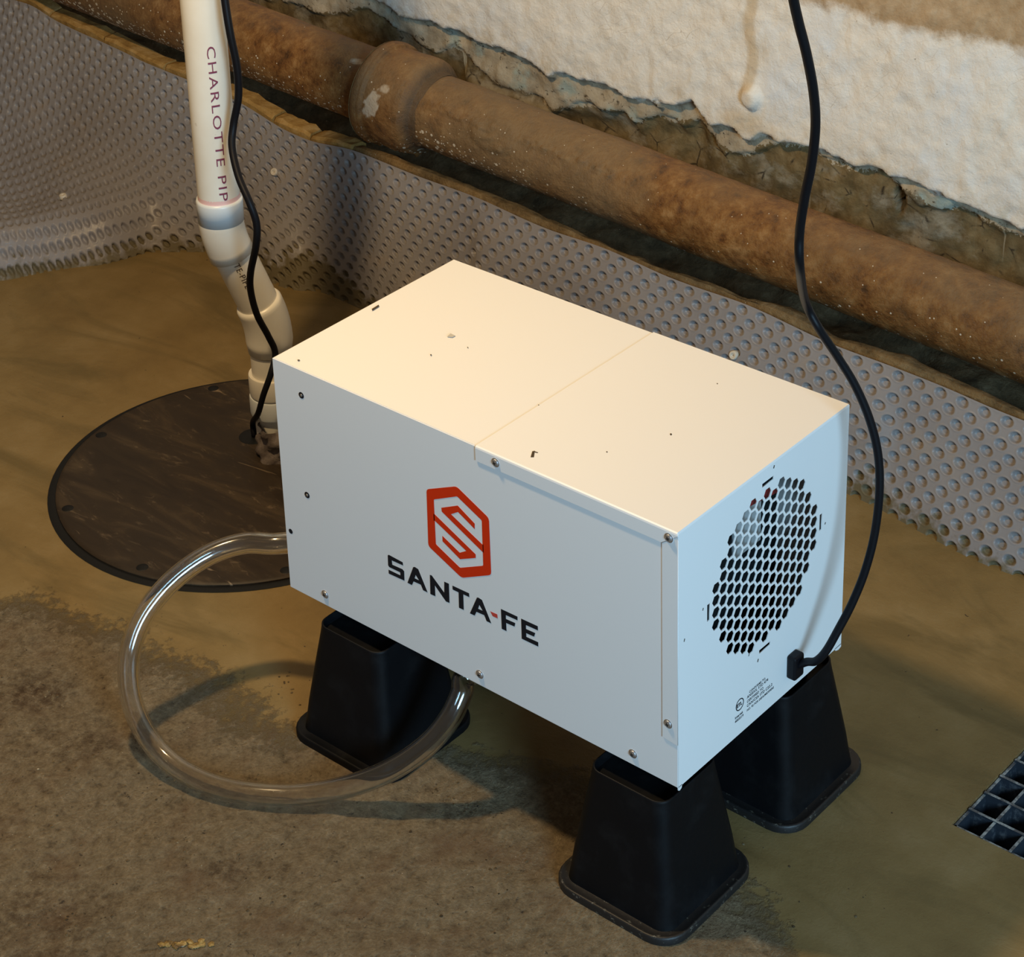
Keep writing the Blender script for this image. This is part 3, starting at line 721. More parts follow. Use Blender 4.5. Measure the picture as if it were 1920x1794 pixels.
wrap('left_shell', [(0, BZ), (0, ZT - 0.0004), (XS - 0.0008, ZT - 0.0004)], 0.0012, BD - 0.0012, T_)
# front and back sheets
fr = panel('front_panel', (0.0004, 0.0, BZ), (BW - 0.0004, 0.0012, ZT - 0.0008), M_white, 0.0005)
panel('back_panel', (0.0004, BD - 0.0012, BZ), (BW - 0.0004, BD, ZT - 0.0008), M_white, 0.0005)
# base pan
panel('base_pan', (0.002, 0.002, BZ + 0.0005), (BW - 0.003, BD - 0.002, BZ + 0.004), M_dark, 0)
# lift-off cover: right half of the top plus a lip folded over the front
bm = bmesh.new()
yl = -0.0016
lip = [(XS, yl, 0.4806), (BW - 0.0205, yl, 0.4806), (BW - 0.0015, yl, ZT - 0.0030), (BW, yl, ZT - 0.001)]
wrapc = []
y_prof = [(-0.0016, 0.4806), (-0.0016, ZT - 0.0022), (-0.0010, ZT - 0.0004), (0.0006, ZT + 0.0006), (BD, ZT + 0.0006)]
cols = []
for x in (XS, XS + 0.0005, BW - 0.0205, BW - 0.010, BW - 0.0012, BW):
    c = []
    for (y, z) in y_prof:
        zz = z
        if z == 0.4806 and x > BW - 0.0204: zz = 0.4806 + (x - (BW - 0.0205)) / 0.0205 * (ZT - 0.003 - 0.4806)
        if x == BW: zz = min(zz, ZT - 0.0012)
        c.append(bm.verts.new((x, y, zz)))
    cols.append(c)
for a, b in zip(cols[:-1], cols[1:]):
    for k in range(len(y_prof) - 1): bm.faces.new((a[k], a[k + 1], b[k + 1], b[k]))
bmesh.ops.recalc_face_normals(bm, faces=bm.faces)
if sum((f.normal.z for f in bm.faces)) < 0: bmesh.ops.reverse_faces(bm, faces=bm.faces)
me = bm_mesh('lift_off_cover', bm)
o = link('lift_off_cover', me, M_white, deh); md = o.modifiers.new('t', 'SOLIDIFY'); md.thickness = 0.0009; md.offset = -1
# right end panel with honeycomb grille: outer sheet with real holes
GCY, GCZ = 0.1594, 0.3730
px_, pc_ = 0.0153, 0.01325
holes = []
for c in range(-7, 8):
    for k in range(-7, 8):
        z = (k + (0.5 if c % 2 else 0)) * px_; y = c * pc_
        if math.hypot(y, z) < 0.0975: holes.append((GCY + y, GCZ + z))
HR = 0.0071
loops = [[(0.0006, BZ), (BD - 0.0006, BZ), (BD - 0.0006, ZT - 0.0012), (0.0006, ZT - 0.0012)]]
for (y, z) in holes: loops.append([(y + HR * math.cos(math.radians(60 * t)), z + HR * math.sin(math.radians(60 * t))) for t in range(6)])
for (dy, dz, w, h) in ((0, 0.1065, 0.0105, 0.0022), (0, -0.1065, 0.0105, 0.0022), (0.1065, 0, 0.0022, 0.0105), (-0.1065, 0, 0.0022, 0.0105)):
    loops.append([(GCY + dy - w, GCZ + dz - h), (GCY + dy + w, GCZ + dz - h), (GCY + dy + w, GCZ + dz + h), (GCY + dy - w, GCZ + dz + h)])
me = shape_me('end_panel', loops, 0.0010, lambda u, v, w: (BW - 0.0010 + w, u, v))
endp = link('end_panel', me, M_white, deh)
# flange of the end panel wrapped on to the front
bm = bmesh.new()
pf = [(0.5690, 0.4806), (0.5690, 0.2378), (BW, 0.2350), (BW, ZT - 0.0035)]
me = shape_me('corner_flange', [[(0.5690, 0.4800), (0.5690, 0.2369), (BW, 0.2349), (BW, ZT - 0.0035)]], 0.0010, lambda u, v, w: (u, -w * 1.0 - 0.0002, v))
link('corner_flange', me, M_white2, deh)
link('bottom_flange', shape_me('bottom_flange', [[(0.0004, BZ - 0.0035), (0.003, BZ - 0.0050), (0.0065, BZ - 0.0035), (0.0075, BZ + 0.001), (0.0004, BZ + 0.001)]], 0.0010, lambda u, v, w: (BW - 0.0010 + w, u, v)), M_white2, deh)
link('bottom_flange', shape_me('bottom_flange', [[(BD - 0.0004, BZ - 0.0035), (BD - 0.006, BZ - 0.0050), (BD - 0.012, BZ - 0.0030), (BD - 0.014, BZ + 0.001), (BD - 0.0004, BZ + 0.001)]], 0.0010, lambda u, v, w: (BW - 0.0010 + w, u, v)), M_white2, deh)
# dark inside
panel('inner_cabinet', (0.010, 0.010, BZ + 0.010), (BW - 0.085, BD - 0.010, ZT - 0.010), M_dark, 0)
# things seen through the grille: motor can, bracket and wires
link('fan_motor', lathe_me('fan_motor', [(0, 0.001), (0, 0.040), (0.006, 0.046), (0.040, 0.046), (0.040, 0.001)], 36, ((BW - 0.052, GCY - 0.004, GCZ - 0.006), (-1, 0, 0))), M_dark, deh)
o = link('metal_bracket', box_me('metal_bracket', (BW - 0.016, 0.116, 0.398), (BW - 0.012, 0.166, 0.462), 0.001), M_alu, deh)
bmb = bmesh.new(); vv = [bmb.verts.new(p) for p in [tuple(atx(a, b, BW - 0.006)) for a, b in ((1405, 950), (1405, 935), (1458, 906), (1458, 923))]]; bmb.faces.new(vv)
r = bmesh.ops.extrude_face_region(bmb, geom=bmb.faces[:]); bmesh.ops.translate(bmb, verts=[v for v in r['geom'] if isinstance(v, bmesh.types.BMVert)], vec=(-0.004, 0, 0)); bmesh.ops.recalc_face_normals(bmb, faces=bmb.faces)
link('wire_loom', bm_mesh('wire_loom', bmb), M_redlab, deh)
# fan blades
for k in range(5):
    a0 = k * 2 * math.pi / 5 + 0.3; bmb = bmesh.new(); g = []
    for i in range(5):
        for j in range(5):
            rr_ = 0.045 + i * 0.0105; a = a0 + (j - 2) * 0.16 + i * 0.05; g.append(bmb.verts.new((BW - 0.066 + (j - 2) * 0.005, GCY + rr_ * math.cos(a), GCZ + rr_ * math.sin(a))))
    for i in range(4):
        for j in range(4): bmb.faces.new((g[i * 5 + j], g[i * 5 + j + 1], g[(i + 1) * 5 + j + 1], g[(i + 1) * 5 + j]))
    link('fan_blade', bm_mesh('fan_blade', bmb, True), M_dark, deh)

# screws with cross recess
def screw(x, z, y=0.0, r=0.0042):
    n_ = Vector((0, -1, 0))
    prof = [(-0.001, r * 1.3), (0.0004, r * 1.3), (0.0006, r), (0.0014, r * 0.95), (0.0021, r * 0.72), (0.0025, r * 0.35), (0.0026, 0.0002)]
    s_ = link('screw', lathe_me('screw', prof, 20, ((x, y, z), (0, -1, 0))), M_screw, deh)
    for ang in (0.4, 0.4 + math.pi / 2):
        bmb = bmesh.new(); bmesh.ops.create_cube(bmb, size=1)
        for v in bmb.verts:
            a = v.co.x * r * 1.1; b = v.co.z * r * 0.22
            v.co = Vector((x + a * math.cos(ang) - b * math.sin(ang), y - 0.00235 + v.co.y * 0.0006, z + a * math.sin(ang) + b * math.cos(ang)))
        link('screw_slot', bm_mesh('screw_slot', bmb), M_dark, s_)
for (x, z, y) in ((0.3464, 0.4894, -0.0016), (0.5781, 0.4899, -0.0016), (0.5766, 0.2574, -0.0010), (0.0620, 0.1943, 0), (0.3096, 0.1940, 0), (0.5287, 0.1934, 0)): screw(x, z, y)
for (x, z) in ((0.0458, 0.4639), (0.0430, 0.3269)):
    rv = link('rivet', lathe_me('rivet', [(0, 0.0042), (0.0004, 0.0040), (0.0005, 0.0020), (0.0001, 0.0019)], 20, ((x, 0, z), (0, -1, 0))), M_black, deh)
    link('rivet_centre', lathe_me('rivet_centre', [(0, 0.0019), (0.0008, 0.0017), (0.0008, 0.0001)], 16, ((x, 0, z), (0, -1, 0))), M_screw, rv)
link('small_hole', lathe_me('small_hole', [(0.0002, 0.0034), (0.0003, 0.0001)], 18, ((0.0092, 0, 0.2622), (0, -1, 0))), M_black, deh)

# emblem and lettering (flat print on the front)
def c6(u, v):
    p = aty(700 + u / 5.1257, 880 + v / 5.1257, 0.0); return (p[0], p[2])
def rnd(poly, r=0.0016, n=4):
    P2 = np.array(poly, float); out = []
    for k in range(len(P2)):
        p = P2[k]; a = P2[k - 1] - p; b = P2[(k + 1) % len(P2)] - p; la, lb = np.linalg.norm(a), np.linalg.norm(b)
        q = min(r, la * .45, lb * .45)
        for t in np.linspace(0, 1, n): out.append(tuple((1 - t) ** 2 * (p + a / la * q) + 2 * t * (1 - t) * p + t * t * (p + b / lb * q)))
    return out
fm = lambda y: (lambda u, v, w: (u, y - w * 0.6, v))
emb = bpy.data.objects.new('emblem', shape_me('emblem', [rnd([c6(*p) for p in [(512, 190), (800, 162), (1112, 468), (1134, 1014), (850, 1041), (530, 735)]], .004),
    rnd([c6(*p) for p in [(582, 288), (806, 258), (1044, 490), (1058, 925), (835, 945), (602, 718)]], .0016)], 0.0003, fm(-0.0001))); COL.objects.link(emb); emb.parent = deh; emb.data.materials.append(M_red)
tag(emb, 'red orange six sided emblem with interlocked bars')
for pl in ([(655, 368), (812, 347), (975, 520), (975, 572), (815, 408), (747, 430), (1050, 722), (1060, 722), (1062, 800), (1054, 795), (660, 405)],
           [(985, 850), (835, 862), (667, 690), (665, 638), (832, 800), (895, 783), (592, 492), (582, 492), (580, 425), (588, 428), (984, 815)]):
    link('emblem_bar', shape_me('emblem_bar', [[c6(*p) for p in pl]], 0.0003, fm(-0.0001)), M_red, emb)
LET = {
 'letter_s': [[(140, 825), (150, 820), (283, 892), (287, 922), (178, 873), (183, 915), (280, 958), (297, 978), (300, 1068), (150, 1000), (148, 963), (262, 1018), (260, 988), (155, 938), (144, 920)]],
 'letter_a': [[(385, 938), (400, 937), (432, 958), (522, 1180), (480, 1160), (458, 1106), (388, 1075), (372, 1110), (330, 1088)], [(408, 1012), (398, 1045), (442, 1066)]],
 'letter_n': [[(545, 1013), (562, 1018), (683, 1185), (683, 1078), (727, 1098), (733, 1282), (700, 1268), (592, 1112), (597, 1218), (550, 1196)]],
 'letter_t': [[(762, 1116), (921, 1190), (923, 1226), (865, 1199), (870, 1349), (825, 1328), (821, 1180), (764, 1153)]],
 'letter_a_2': [[(998, 1230), (1012, 1232), (1045, 1254), (1134, 1478), (1090, 1457), (1068, 1400), (992, 1367), (975, 1403), (930, 1382)], [(1020, 1300), (1008, 1338), (1053, 1358)]],
 'letter_f': [[(1228, 1340), (1386, 1414), (1386, 1449), (1274, 1398), (1275, 1436), (1365, 1476), (1358, 1509), (1277, 1474), (1281, 1552), (1236, 1531)]],
 'letter_e': [[(1422, 1433), (1581, 1506), (1583, 1546), (1467, 1494), (1468, 1532), (1557, 1572), (1546, 1606), (1470, 1572), (1471, 1608), (1585, 1660), (1586, 1701), (1428, 1626)]],
}
for k, L_ in LET.items():
    nm = 'letter_' + k.split('_')[1]
    link(nm, shape_me(nm, [[c6(*p) for p in l] for l in L_], 0.0003, fm(-0.0001)), M_black, deh)
o = link('letter_dash', shape_me('letter_dash', [[c6(*p) for p in [(1125, 1363), (1192, 1392), (1196, 1431), (1148, 1409)]]], 0.0003, fm(-0.0001)), M_redp, deh); o['label'] = 'small red dash between the two words'
# certification print on the right end
def endmap(y0, z0): return lambda u, v, w: (BW + 0.0002, y0 + u, z0 + v)
for k, (t, dy, dz, sz) in enumerate([('CONFORMS TO', .004, .0, .0042), ('ANSI/UL STD 474', 0, -.0050, .0052), ('CERTIFIED TO', .0, -.0108, .0048), ('CAN/CSA STD C22.2', 0, -.0165, .0052), ('NO. 92 FOR DEHUMIDIFIERS', 0, -.0222, .0040)]):
    link('print_line', text_me('print_line', t, sz, endmap(0.1265 + dy, 0.2225 + dz), 1.05, 0.0001), M_black, deh)
for k, (t, dz) in enumerate([('Intertek', .0), ('4003519', -.0050)]):
    link('print_line', text_me('print_line', t, 0.0046, endmap(0.1040, 0.2035 + dz), 1.0, 0.0001), M_black, deh)
ring = [[(0.1128 + r * math.cos(t * math.pi / 12), 0.2185 + r * math.sin(t * math.pi / 12)) for t in range(24)] for r in (0.0076, 0.0064)]
link('print_mark', shape_me('print_mark', ring, 0.0002, lambda u, v, w: (BW + 0.0001 + w, u, v)), M_black, deh)
link('print_mark', text_me('print_mark', 'ETL', 0.0062, endmap(0.1070, 0.2165), 1.0, 0.0003), M_black, deh)
# scuffs and specks on the lid and the sides
def speck(poly, m=M_dirt, plane='top'):
    if plane == 'top':
        pts = [atz(a, b, ZT + 0.0002) for a, b in poly]; c = np.mean(pts, 0); mp = lambda u, v, w: (u, v, ZT + 0.0007 + w)
        return link('grime_speck', shape_me('grime_speck', [[(p[0], p[1]) for p in pts]], 0.0002, mp), m, deh)
    pts = [atx(a, b, BW) for a, b in poly]; return link('grime_speck', shape_me('grime_speck', [[(p[1], p[2]) for p in pts]], 0.0002, lambda u, v, w: (BW + 0.0001 + w, u, v)), m, deh)
speck([(697, 580), (710, 572), (711, 575), (698, 583)]); speck([(995, 858), (998, 847), (1003, 846), (1001, 858)]); speck([(1003, 847), (1009, 849), (1008, 850), (1003, 849)])
for (a, b, w, h) in ((560, 676, 3, 1.3), (808, 666, 1.6, 1.6), (1258, 815, 2.2, 2.2), (1138, 848, 1.5, 1.4), (877, 652, 1.2, 1.0), (1010, 760, 1.2, 1), (1345, 720, 1.3, 1)):
    speck([(a - w, b), (a, b - h), (a + w, b), (a, b + h)])
speck([(838, 632), (845, 626), (854, 630), (848, 633)], M_grimel)
for (a, b, w, h) in ((1451, 875, 1.5, 3), (1318, 1142, 1.2, 2.5), (1283, 1200, 1.2, 3), (1421, 1238, 1.4, 3), (1547, 981, 1.2, 2), (1404, 1228, 1.0, 2)):
    speck([(a - w, b + h), (a, b - h), (a + w, b - h), (a, b + h)], M_dirt, 'end')
# four low feet under the case
for (x, y) in ((0.553, 0.052), (0.553, 0.266), (0.118, 0.045), (0.118, 0.266)):
    link('foot', lathe_me('foot', [(0.0, 0.001), (0.0, 0.018), (0.003, 0.0205), (0.019, 0.0205), (0.0225, 0.017), (0.0305, 0.0165)], 32, ((x, y, 0.1478), (0, 0, 1))), M_riser, deh)

# ================================================================== RISERS
def rsq(h, r, n=7, cut=False):
    """rounded square outline, half size h"""
    out = []
    for q in range(4):
        a0 = q * math.pi / 2; cx, cy = (h - r) * (1 if q in (0, 3) else -1), (h - r) * (1 if q in (0, 1) else -1)
        for t in range(n): a = a0 + t / (n - 1) * math.pi / 2; out.append((cx + r * math.cos(a), cy + r * math.sin(a)))
    return out
def sweep(name, levels, m, parent, capt=False, capb=False):
    bm = bmesh.new(); rings = []
    for (h, r, z) in levels: rings.append([bm.verts.new((x, y, z)) for x, y in rsq(h, r)])
    for a, b in zip(rings[:-1], rings[1:]):
        n = len(a)
        for k in range(n): bm.faces.new((a[k], a[(k + 1) % n], b[(k + 1) % n], b[k]))
    if capt: bm.faces.new(rings[-1])
    if capb: bm.faces.new(rings[0][::-1])
    bmesh.ops.recalc_face_normals(bm, faces=bm.faces)
    me = bm_mesh(name, bm, True); me.set_sharp_from_angle(angle=math.radians(50))
    return link(name, me, m, parent)
def riser(x, y, label, silt=False):
    t = thing('furniture_riser', label, 'riser', (x, y, 0), 0, 'four black risers under the dehumidifier')
    sweep('tapered_body', [(0.0730, 0.018, 0.009), (0.0722, 0.018, 0.014), (0.0678, 0.0175, 0.05), (0.0605, 0.017, 0.10), (0.0535, 0.0165, 0.146), (0.0522, 0.0165, 0.156), (0.0520, 0.0162, 0.1585), (0.0514, 0.0160, 0.1592), (0.0504, 0.0155, 0.1592), (0.0498, 0.0150, 0.1584), (0.0494, 0.0145, 0.1475)], M_riser, t)
    sweep('flanged_base', [(0.0860, 0.034, 0.000), (0.0860, 0.034, 0.0075), (0.0850, 0.0335, 0.0095), (0.0836, 0.033, 0.0100), (0.0820, 0.032, 0.0092), (0.0740, 0.020, 0.0088), (0.0722, 0.018, 0.0090)], M_rsand if silt else M_riser, t)
    sweep('recessed_top', [(0.0495, 0.0145, 0.1475), (0.0300, 0.008, 0.1470)], M_riser, t, capt=True)
    return t
riser(0.528, 0.037, 'black tapered riser nearest the camera under front right corner', True)
riser(0.532, 0.264, 'black tapered riser under the back right corner, nearest the grating', True)
riser(0.110, 0.037, 'black tapered riser beside the clear hose under front left corner')
riser(0.110, 0.262, 'black tapered riser hidden under the back left corner')

# ================================================================== POWER CORD
def cordpath(L): return catmull(np.array(L), 14)
pc = thing('power_cord', 'thick black power cord looping up from the grille end of the dehumidifier', 'cord', (BW, 0.2203, 0.2117))
pc.location = (0, 0, 0)
# square strain relief
bmg = box_me('strain_relief', (BW - 0.0005, 0.2035, 0.1985), (BW + 0.012, 0.2225, 0.2290), 0.003, 3)
link('strain_relief', bmg, M_cord, pc)
def dcam(p): return np.linalg.norm(np.array(p) - CAM)
plug = np.array([BW + 0.006, 0.2130, 0.2125]); d0 = dcam(plug)
pts = [plug]
for (a, b, d) in ((1512, 1241, d0 - 0.012), (1530, 1239, d0 - 0.024), (1549, 1220, d0 - 0.034), (1573, 1178, d0 - 0.045), (1598, 1130, d0 - 0.058), (1622, 1070, d0 - 0.075), (1640, 1000, d0 - 0.095), (1649, 920, d0 - 0.12), (1646, 850, d0 - 0.14), (1630, 785, d0 - 0.16), (1603, 722, d0 - 0.18), (1570, 668, d0 - 0.20), (1535, 615, d0 - 0.225), (1510, 565, d0 - 0.25), (1500, 505, 2.20), (1499, 440, 2.17), (1508, 375, 2.14), (1522, 305, 2.11), (1529, 235, 2.08), (1525, 170, 2.05), (1512, 100, 2.02), (1498, 45, 2.0), (1488, 0, 1.98), (1480, -50, 1.96), (1470, -200, 1.92)):
    pts.append(atd(a, b, d))
link('cord_sheath', tube_me('cord_sheath', cordpath(pts), 0.0047, 16), M_cord, pc)

# ================================================================== PVC DISCHARGE PIPE
pvc = thing('pvc_discharge_pipe', 'white PVC pipe with purple lettering, bending down to the sump lid', 'pipe', (0, 0, 0))
RV = 0.0302
U0 = atd(411, 372, 3.20); VT = np.array([U0[0], U0[1], 1.25])      # upper upright
Pb = np.append(atz(521, 834, 0)[:2], 0.0055)
E1 = atd(414, 400, 3.20)
E1 = np.array([U0[0], U0[1], E1[2]])
E2z = aty(502, 602, Pb[1])[2]; E2 = np.array([Pb[0], Pb[1], E2z]); 
up_top = np.array([U0[0], U0[1], 1.25]); sock1 = np.array([U0[0], U0[1], U0[2]])
link('upright_pipe', tube_me('upright_pipe', [sock1 - [0, 0, 0.02], sock1, up_top], RV, 48, False), M_pvc, pvc)
# elbow 1: socket, bend, socket
dirS = (E2 - E1); dirS /= np.linalg.norm(dirS)
def bend(a, mid, b, n=10):
    out = []
    for t in np.linspace(0, 1, n): out.append((1 - t) ** 2 * a + 2 * t * (1 - t) * mid + t * t * b)
    return out
m1 = np.array([U0[0], U0[1], U0[2] - 0.052])
pa = [sock1 + [0, 0, 0.002], sock1 + [0, 0, -0.002], sock1 - [0, 0, 0.034]]
link('elbow_socket', tube_me('elbow_socket', pa, [0.0325, 0.0335, 0.0330], 48), M_pvcg, pvc)
b1 = bend(sock1 - [0, 0, 0.034], m1, m1 + dirS * 0.026)
link('elbow', tube_me('elbow', [sock1 - [0, 0, 0.033]] + b1 + [m1 + dirS * 0.040], [0.0328] * 3 + [0.0325] * (len(b1) - 2) + [0.0332], 48), M_pvc, pvc)
m2 = np.array([E2[0], E2[1], E2[2]])
# lie the slanting piece from m1 to m2
d2 = (m2 - m1) / np.linalg.norm(m2 - m1)
link('slanting_pipe', tube_me('slanting_pipe', [m1 + d2 * 0.035, (m1 + m2) / 2, m2 - d2 * 0.03], RV, 48, False), M_pvc, pvc)
low = np.array([Pb[0], Pb[1], 0.115])
b2 = bend(m2 - d2 * 0.030, m2, m2 - np.array([0, 0, 0.030]))
link('elbow', tube_me('elbow', [m2 - d2 * 0.040, m2 - d2 * 0.035] + b2 + [m2 - np.array([0, 0, 0.048])], [0.0325] + [0.0350] * (len(b2) + 1) + [0.0325], 48), M_pvc, pvc)
link('lower_pipe', tube_me('lower_pipe', [m2 - np.array([0, 0, 0.05]), Pb + [0, 0, 0.10], Pb], RV, 48, False), M_pvc, pvc)
link('coupling', lathe_me('coupling', [(0.088, 0.0302), (0.088, 0.0350), (0.091, 0.0358), (0.118, 0.0358), (0.121, 0.0350), (0.121, 0.0302)], 48, (Pb, (0, 0, 1))), M_pvc, pvc)
link('coupling', lathe_me('coupling', [(0.055, 0.0302), (0.055, 0.0360), (0.058, 0.0368), (0.082, 0.0368), (0.085, 0.0360), (0.085, 0.0302)], 48, (Pb, (0, 0, 1))), M_pvcg, pvc)
link('primer_stain', lathe_me('primer_stain', [(0.0, 0.03028), (0.006, 0.03032), (0.009, 0.03024)], 40, (sock1, (0, 0, 1))), M_primer, pvc)
# putty boot at the lid
n_ = 40; bmb = bmesh.new(); rg = []
for i in range(9):
    z = 0.004 + i * 0.0062; ring_ = []
    for k in range(n_):
        a = 2 * math.pi * k / n_; rr_ = 0.043 - 0.0008 * i ** 1.5 * 0.35 + 0.004 * math.sin(3 * a + i * 0.9) + 0.003 * math.sin(7 * a - i * 1.7)
        ring_.append(bmb.verts.new((Pb[0] + 0.026 + rr_ * math.cos(a), Pb[1] - 0.006 + rr_ * math.sin(a), z)))
    rg.append(ring_)
for a, b in zip(rg[:-1], rg[1:]):
    for k in range(n_): bmb.faces.new((a[k], a[(k + 1) % n_], b[(k + 1) % n_], b[k]))
bmesh.ops.recalc_face_normals(bmb, faces=bmb.faces)
link('putty_seal', bm_mesh('putty_seal', bmb, True), M_tape, pvc)
# lettering wrapped on the upright
def wrapmap(origin, axis_d, R, facing, ang0, flip=1):
    ax = np.array(axis_d, float); ax /= np.linalg.norm(ax); f = np.array(facing, float); f -= ax * np.dot(f, ax); f /= np.linalg.norm(f); s_ = np.cross(ax, f)
    def m(u, v, w):
        a = ang0 + flip * v / R; return tuple(np.array(origin) + ax * u + (R + 0.0003) * (math.cos(a) * f + math.sin(a) * s_))
    return m
fc = CAM - np.array([U0[0], U0[1], 0.6])
zt = aty(392, 76, U0[1])[2]; zb = aty(412, 362, U0[1])[2]
# axis pointing down; side vector must point to the picture's right
ax = np.array([0, 0, -1.0]); f_ = fc - ax * np.dot(fc, ax); f_ /= np.linalg.norm(f_); side = np.cross(ax, f_); rt = MR[:, 0]
fl = 1 if np.dot(side, rt) > 0 else -1
tm = text_me('printed_lettering', 'CHARLOTTE PIP', 0.0172, lambda u, v, w: (u, v, 0), 1.16, 0.0, 0.004, xs=1.0)
us = [v.co.x for v in tm.vertices]; span = max(us) - min(us); k_ = (zt - zb) / span
mp = wrapmap((U0[0], U0[1], zt), ax, RV, fc, fl * 0.02, fl)
for v in tm.vertices: v.co = Vector(mp((v.co.x - min(us)) * k_, v.co.y * 1.0, 0))
link('printed_lettering', tm, M_purple, pvc)
tm = text_me('printed_lettering', 'TE-PIPE', 0.0125, lambda u, v, w: (u, v, 0), 1.15, 0.0, 0.004)
mp = wrapmap(m1 + d2 * 0.042, d2, RV, CAM - m1, -0.45 * fl, fl); 
for v in tm.vertices: v.co = Vector(mp(v.co.x, v.co.y - 0.004 + 0.010, 0))
link('printed_lettering', tm, M_ink, pvc)
for k, (t, dv) in enumerate((('PVC-1120 SCH40', 0.0), ('ASTM D1785', -0.0075))):
    tm = text_me('printed_lettering', t, 0.0065, lambda u, v, w: (u, v, 0), 1.0, 0.0, 0.004)
    mp = wrapmap((Pb[0], Pb[1], 0.215), ax, RV, CAM - Pb, fl * 0.42, fl)
    for v in tm.vertices: v.co = Vector(mp(v.co.x, v.co.y + dv, 0))
    link('printed_lettering', tm, M_ink, pvc)

# ================================================================== SUMP LID
lid = thing('sump_lid', 'round brown black sump lid set in the silt below the white pipe', 'lid', (SC[0], SC[1], 0))
lp = [(-0.006, SR - 0.004), (0.0015, SR - 0.004), (0.0032, SR - 0.006), (0.0036, SR - 0.010), (0.0036, SR - 0.034), (0.0028, SR - 0.038), (0.0028, 0.0002)]
link('lid_plate', lathe_me('lid_plate', [(h + 0.001, r) for h, r in lp], 96, ((0, 0, 0), (0, 0, 1))), M_cover, lid)
link('gap_ring', lathe_me('gap_ring', [(-0.02, SR - 0.013), (0.0006, SR - 0.012), (0.0009, SR - 0.0045), (0.0012, SR + 0.002), (0.0006, SR + 0.0065)], 96, ((0.0020, -0.0035, 0), (0, 0, 1))), M_gap, lid)  # flat black ring in place of the shaded gap round the lid
for k in range(8):
    a = math.radians(-166.1 + 44.9 * k)
    o = link('bolt_hole', lathe_me('bolt_hole', [(0.0050, 0.0001), (0.0051, 0.0078), (0.0046, 0.0086)], 20, ((0.263 * math.cos(a), 0.263 * math.sin(a), 0), (0, 0, 1))), M_gap, lid)
hq = atz(477, 822, 0)
link('cord_hole', lathe_me('cord_hole', [(0.0042, 0.0001), (0.0044, 0.022), (0.0038, 0.0235)], 28, ((hq[0] - SC[0], hq[1] - SC[1], 0), (0, 0, 1))), M_gap, lid)

# ================================================================== PUMP CORD
pu = thing('pump_cord', 'thin black cord hanging beside the white PVC pipe into the sump lid', 'cord', (0, 0, 0))
L = [(416, -60, 3.02), (421, -5, 3.03), (431, 60, 3.04), (444, 125, 3.06), (447, 180, 3.08), (438, 232, 3.10), (435, 275, 3.10), (447, 330, 3.09), (468, 380, 3.08), (481, 420, 3.09), (480, 460, 3.11), (470, 510, 3.16), (470, 545, 3.19), (482, 590, 3.22), (503, 630, 3.26), (516, 662, 3.28), (508, 700, 3.28), (494, 740, 3.295), (484, 775, 3.33)]
pts = [atd(*q) for q in L] + [np.array([hq[0] + 0.002, hq[1] - 0.002, 0.03]), np.array([hq[0], hq[1], 0.0050])]
link('cord_sheath', tube_me('cord_sheath', catmull(pts, 12), np.interp(np.linspace(0, 1, 12 * (len(pts) - 1) + 1), [0, 0.5, 1], [0.0056, 0.0052, 0.0043]), 14), M_cord, pu)

# ================================================================== CLEAR DRAIN HOSE
hs = thing('clear_drain_hose', 'clear vinyl hose looping over the floor in front of the left riser', 'hose', (0, 0, 0))
L = [(0.302, 0.062, 0.1640)]
for (a, b, z) in ((876, 1268, 0.156), (866, 1298, 0.144), (846, 1342, 0.122), (815, 1383, 0.096), (775, 1417, 0.072), (725, 1447, 0.050), (670, 1469, 0.033), (610, 1484, 0.017), (545, 1491, 0.0105), (470, 1487, 0.0095), (400, 1472, 0.0095), (340, 1443, 0.0125), (293, 1402, 0.025), (259, 1348, 0.050), (243, 1290, 0.078), (243, 1228, 0.108), (262, 1168, 0.138), (298, 1115, 0.163), (345, 1070, 0.182), (400, 1036, 0.195), (460, 1018, 0.202), (520, 1019, 0.206)):
    L.append(tuple(atz(a, b, z)))
L += [(-0.020, 0.068, 0.204), (-0.020, 0.130, 0.190), (-0.060, 0.235, 0.125), (-0.190, 0.330, 0.050), (-0.300, 0.345, 0.024), (-0.36, 0.330, 0.022)]
hp_ = catmull(L, 9)
RH = 0.0133
bmh = bmesh.new()
T, N, B = frames(hp_); sg = 28; rings = []
for R_ in (RH, RH * 0.74):
    a = np.linspace(0, 2 * np.pi, sg, endpoint=False)
    Pq = hp_[:, None] + R_ * (np.cos(a)[None, :, None] * N[:, None] + np.sin(a)[None, :, None] * B[:, None])
    rings.append([[bmh.verts.new(p) for p in r] for r in Pq])
for q, rg in enumerate(rings):
    for i in range(len(hp_) - 1):
        for j in range(sg):
            f = (rg[i][j], rg[i][(j + 1) % sg], rg[i + 1][(j + 1) % sg], rg[i + 1][j]); bmh.faces.new(f)
for end in (0, -1):
    for j in range(sg): bmh.faces.new((rings[0][end][j], rings[0][end][(j + 1) % sg], rings[1][end][(j + 1) % sg], rings[1][end][j]))
bmesh.ops.recalc_face_normals(bmh, faces=bmh.faces)
link('hose_wall', bm_mesh('hose_wall', bmh, True), M_hose, hs)

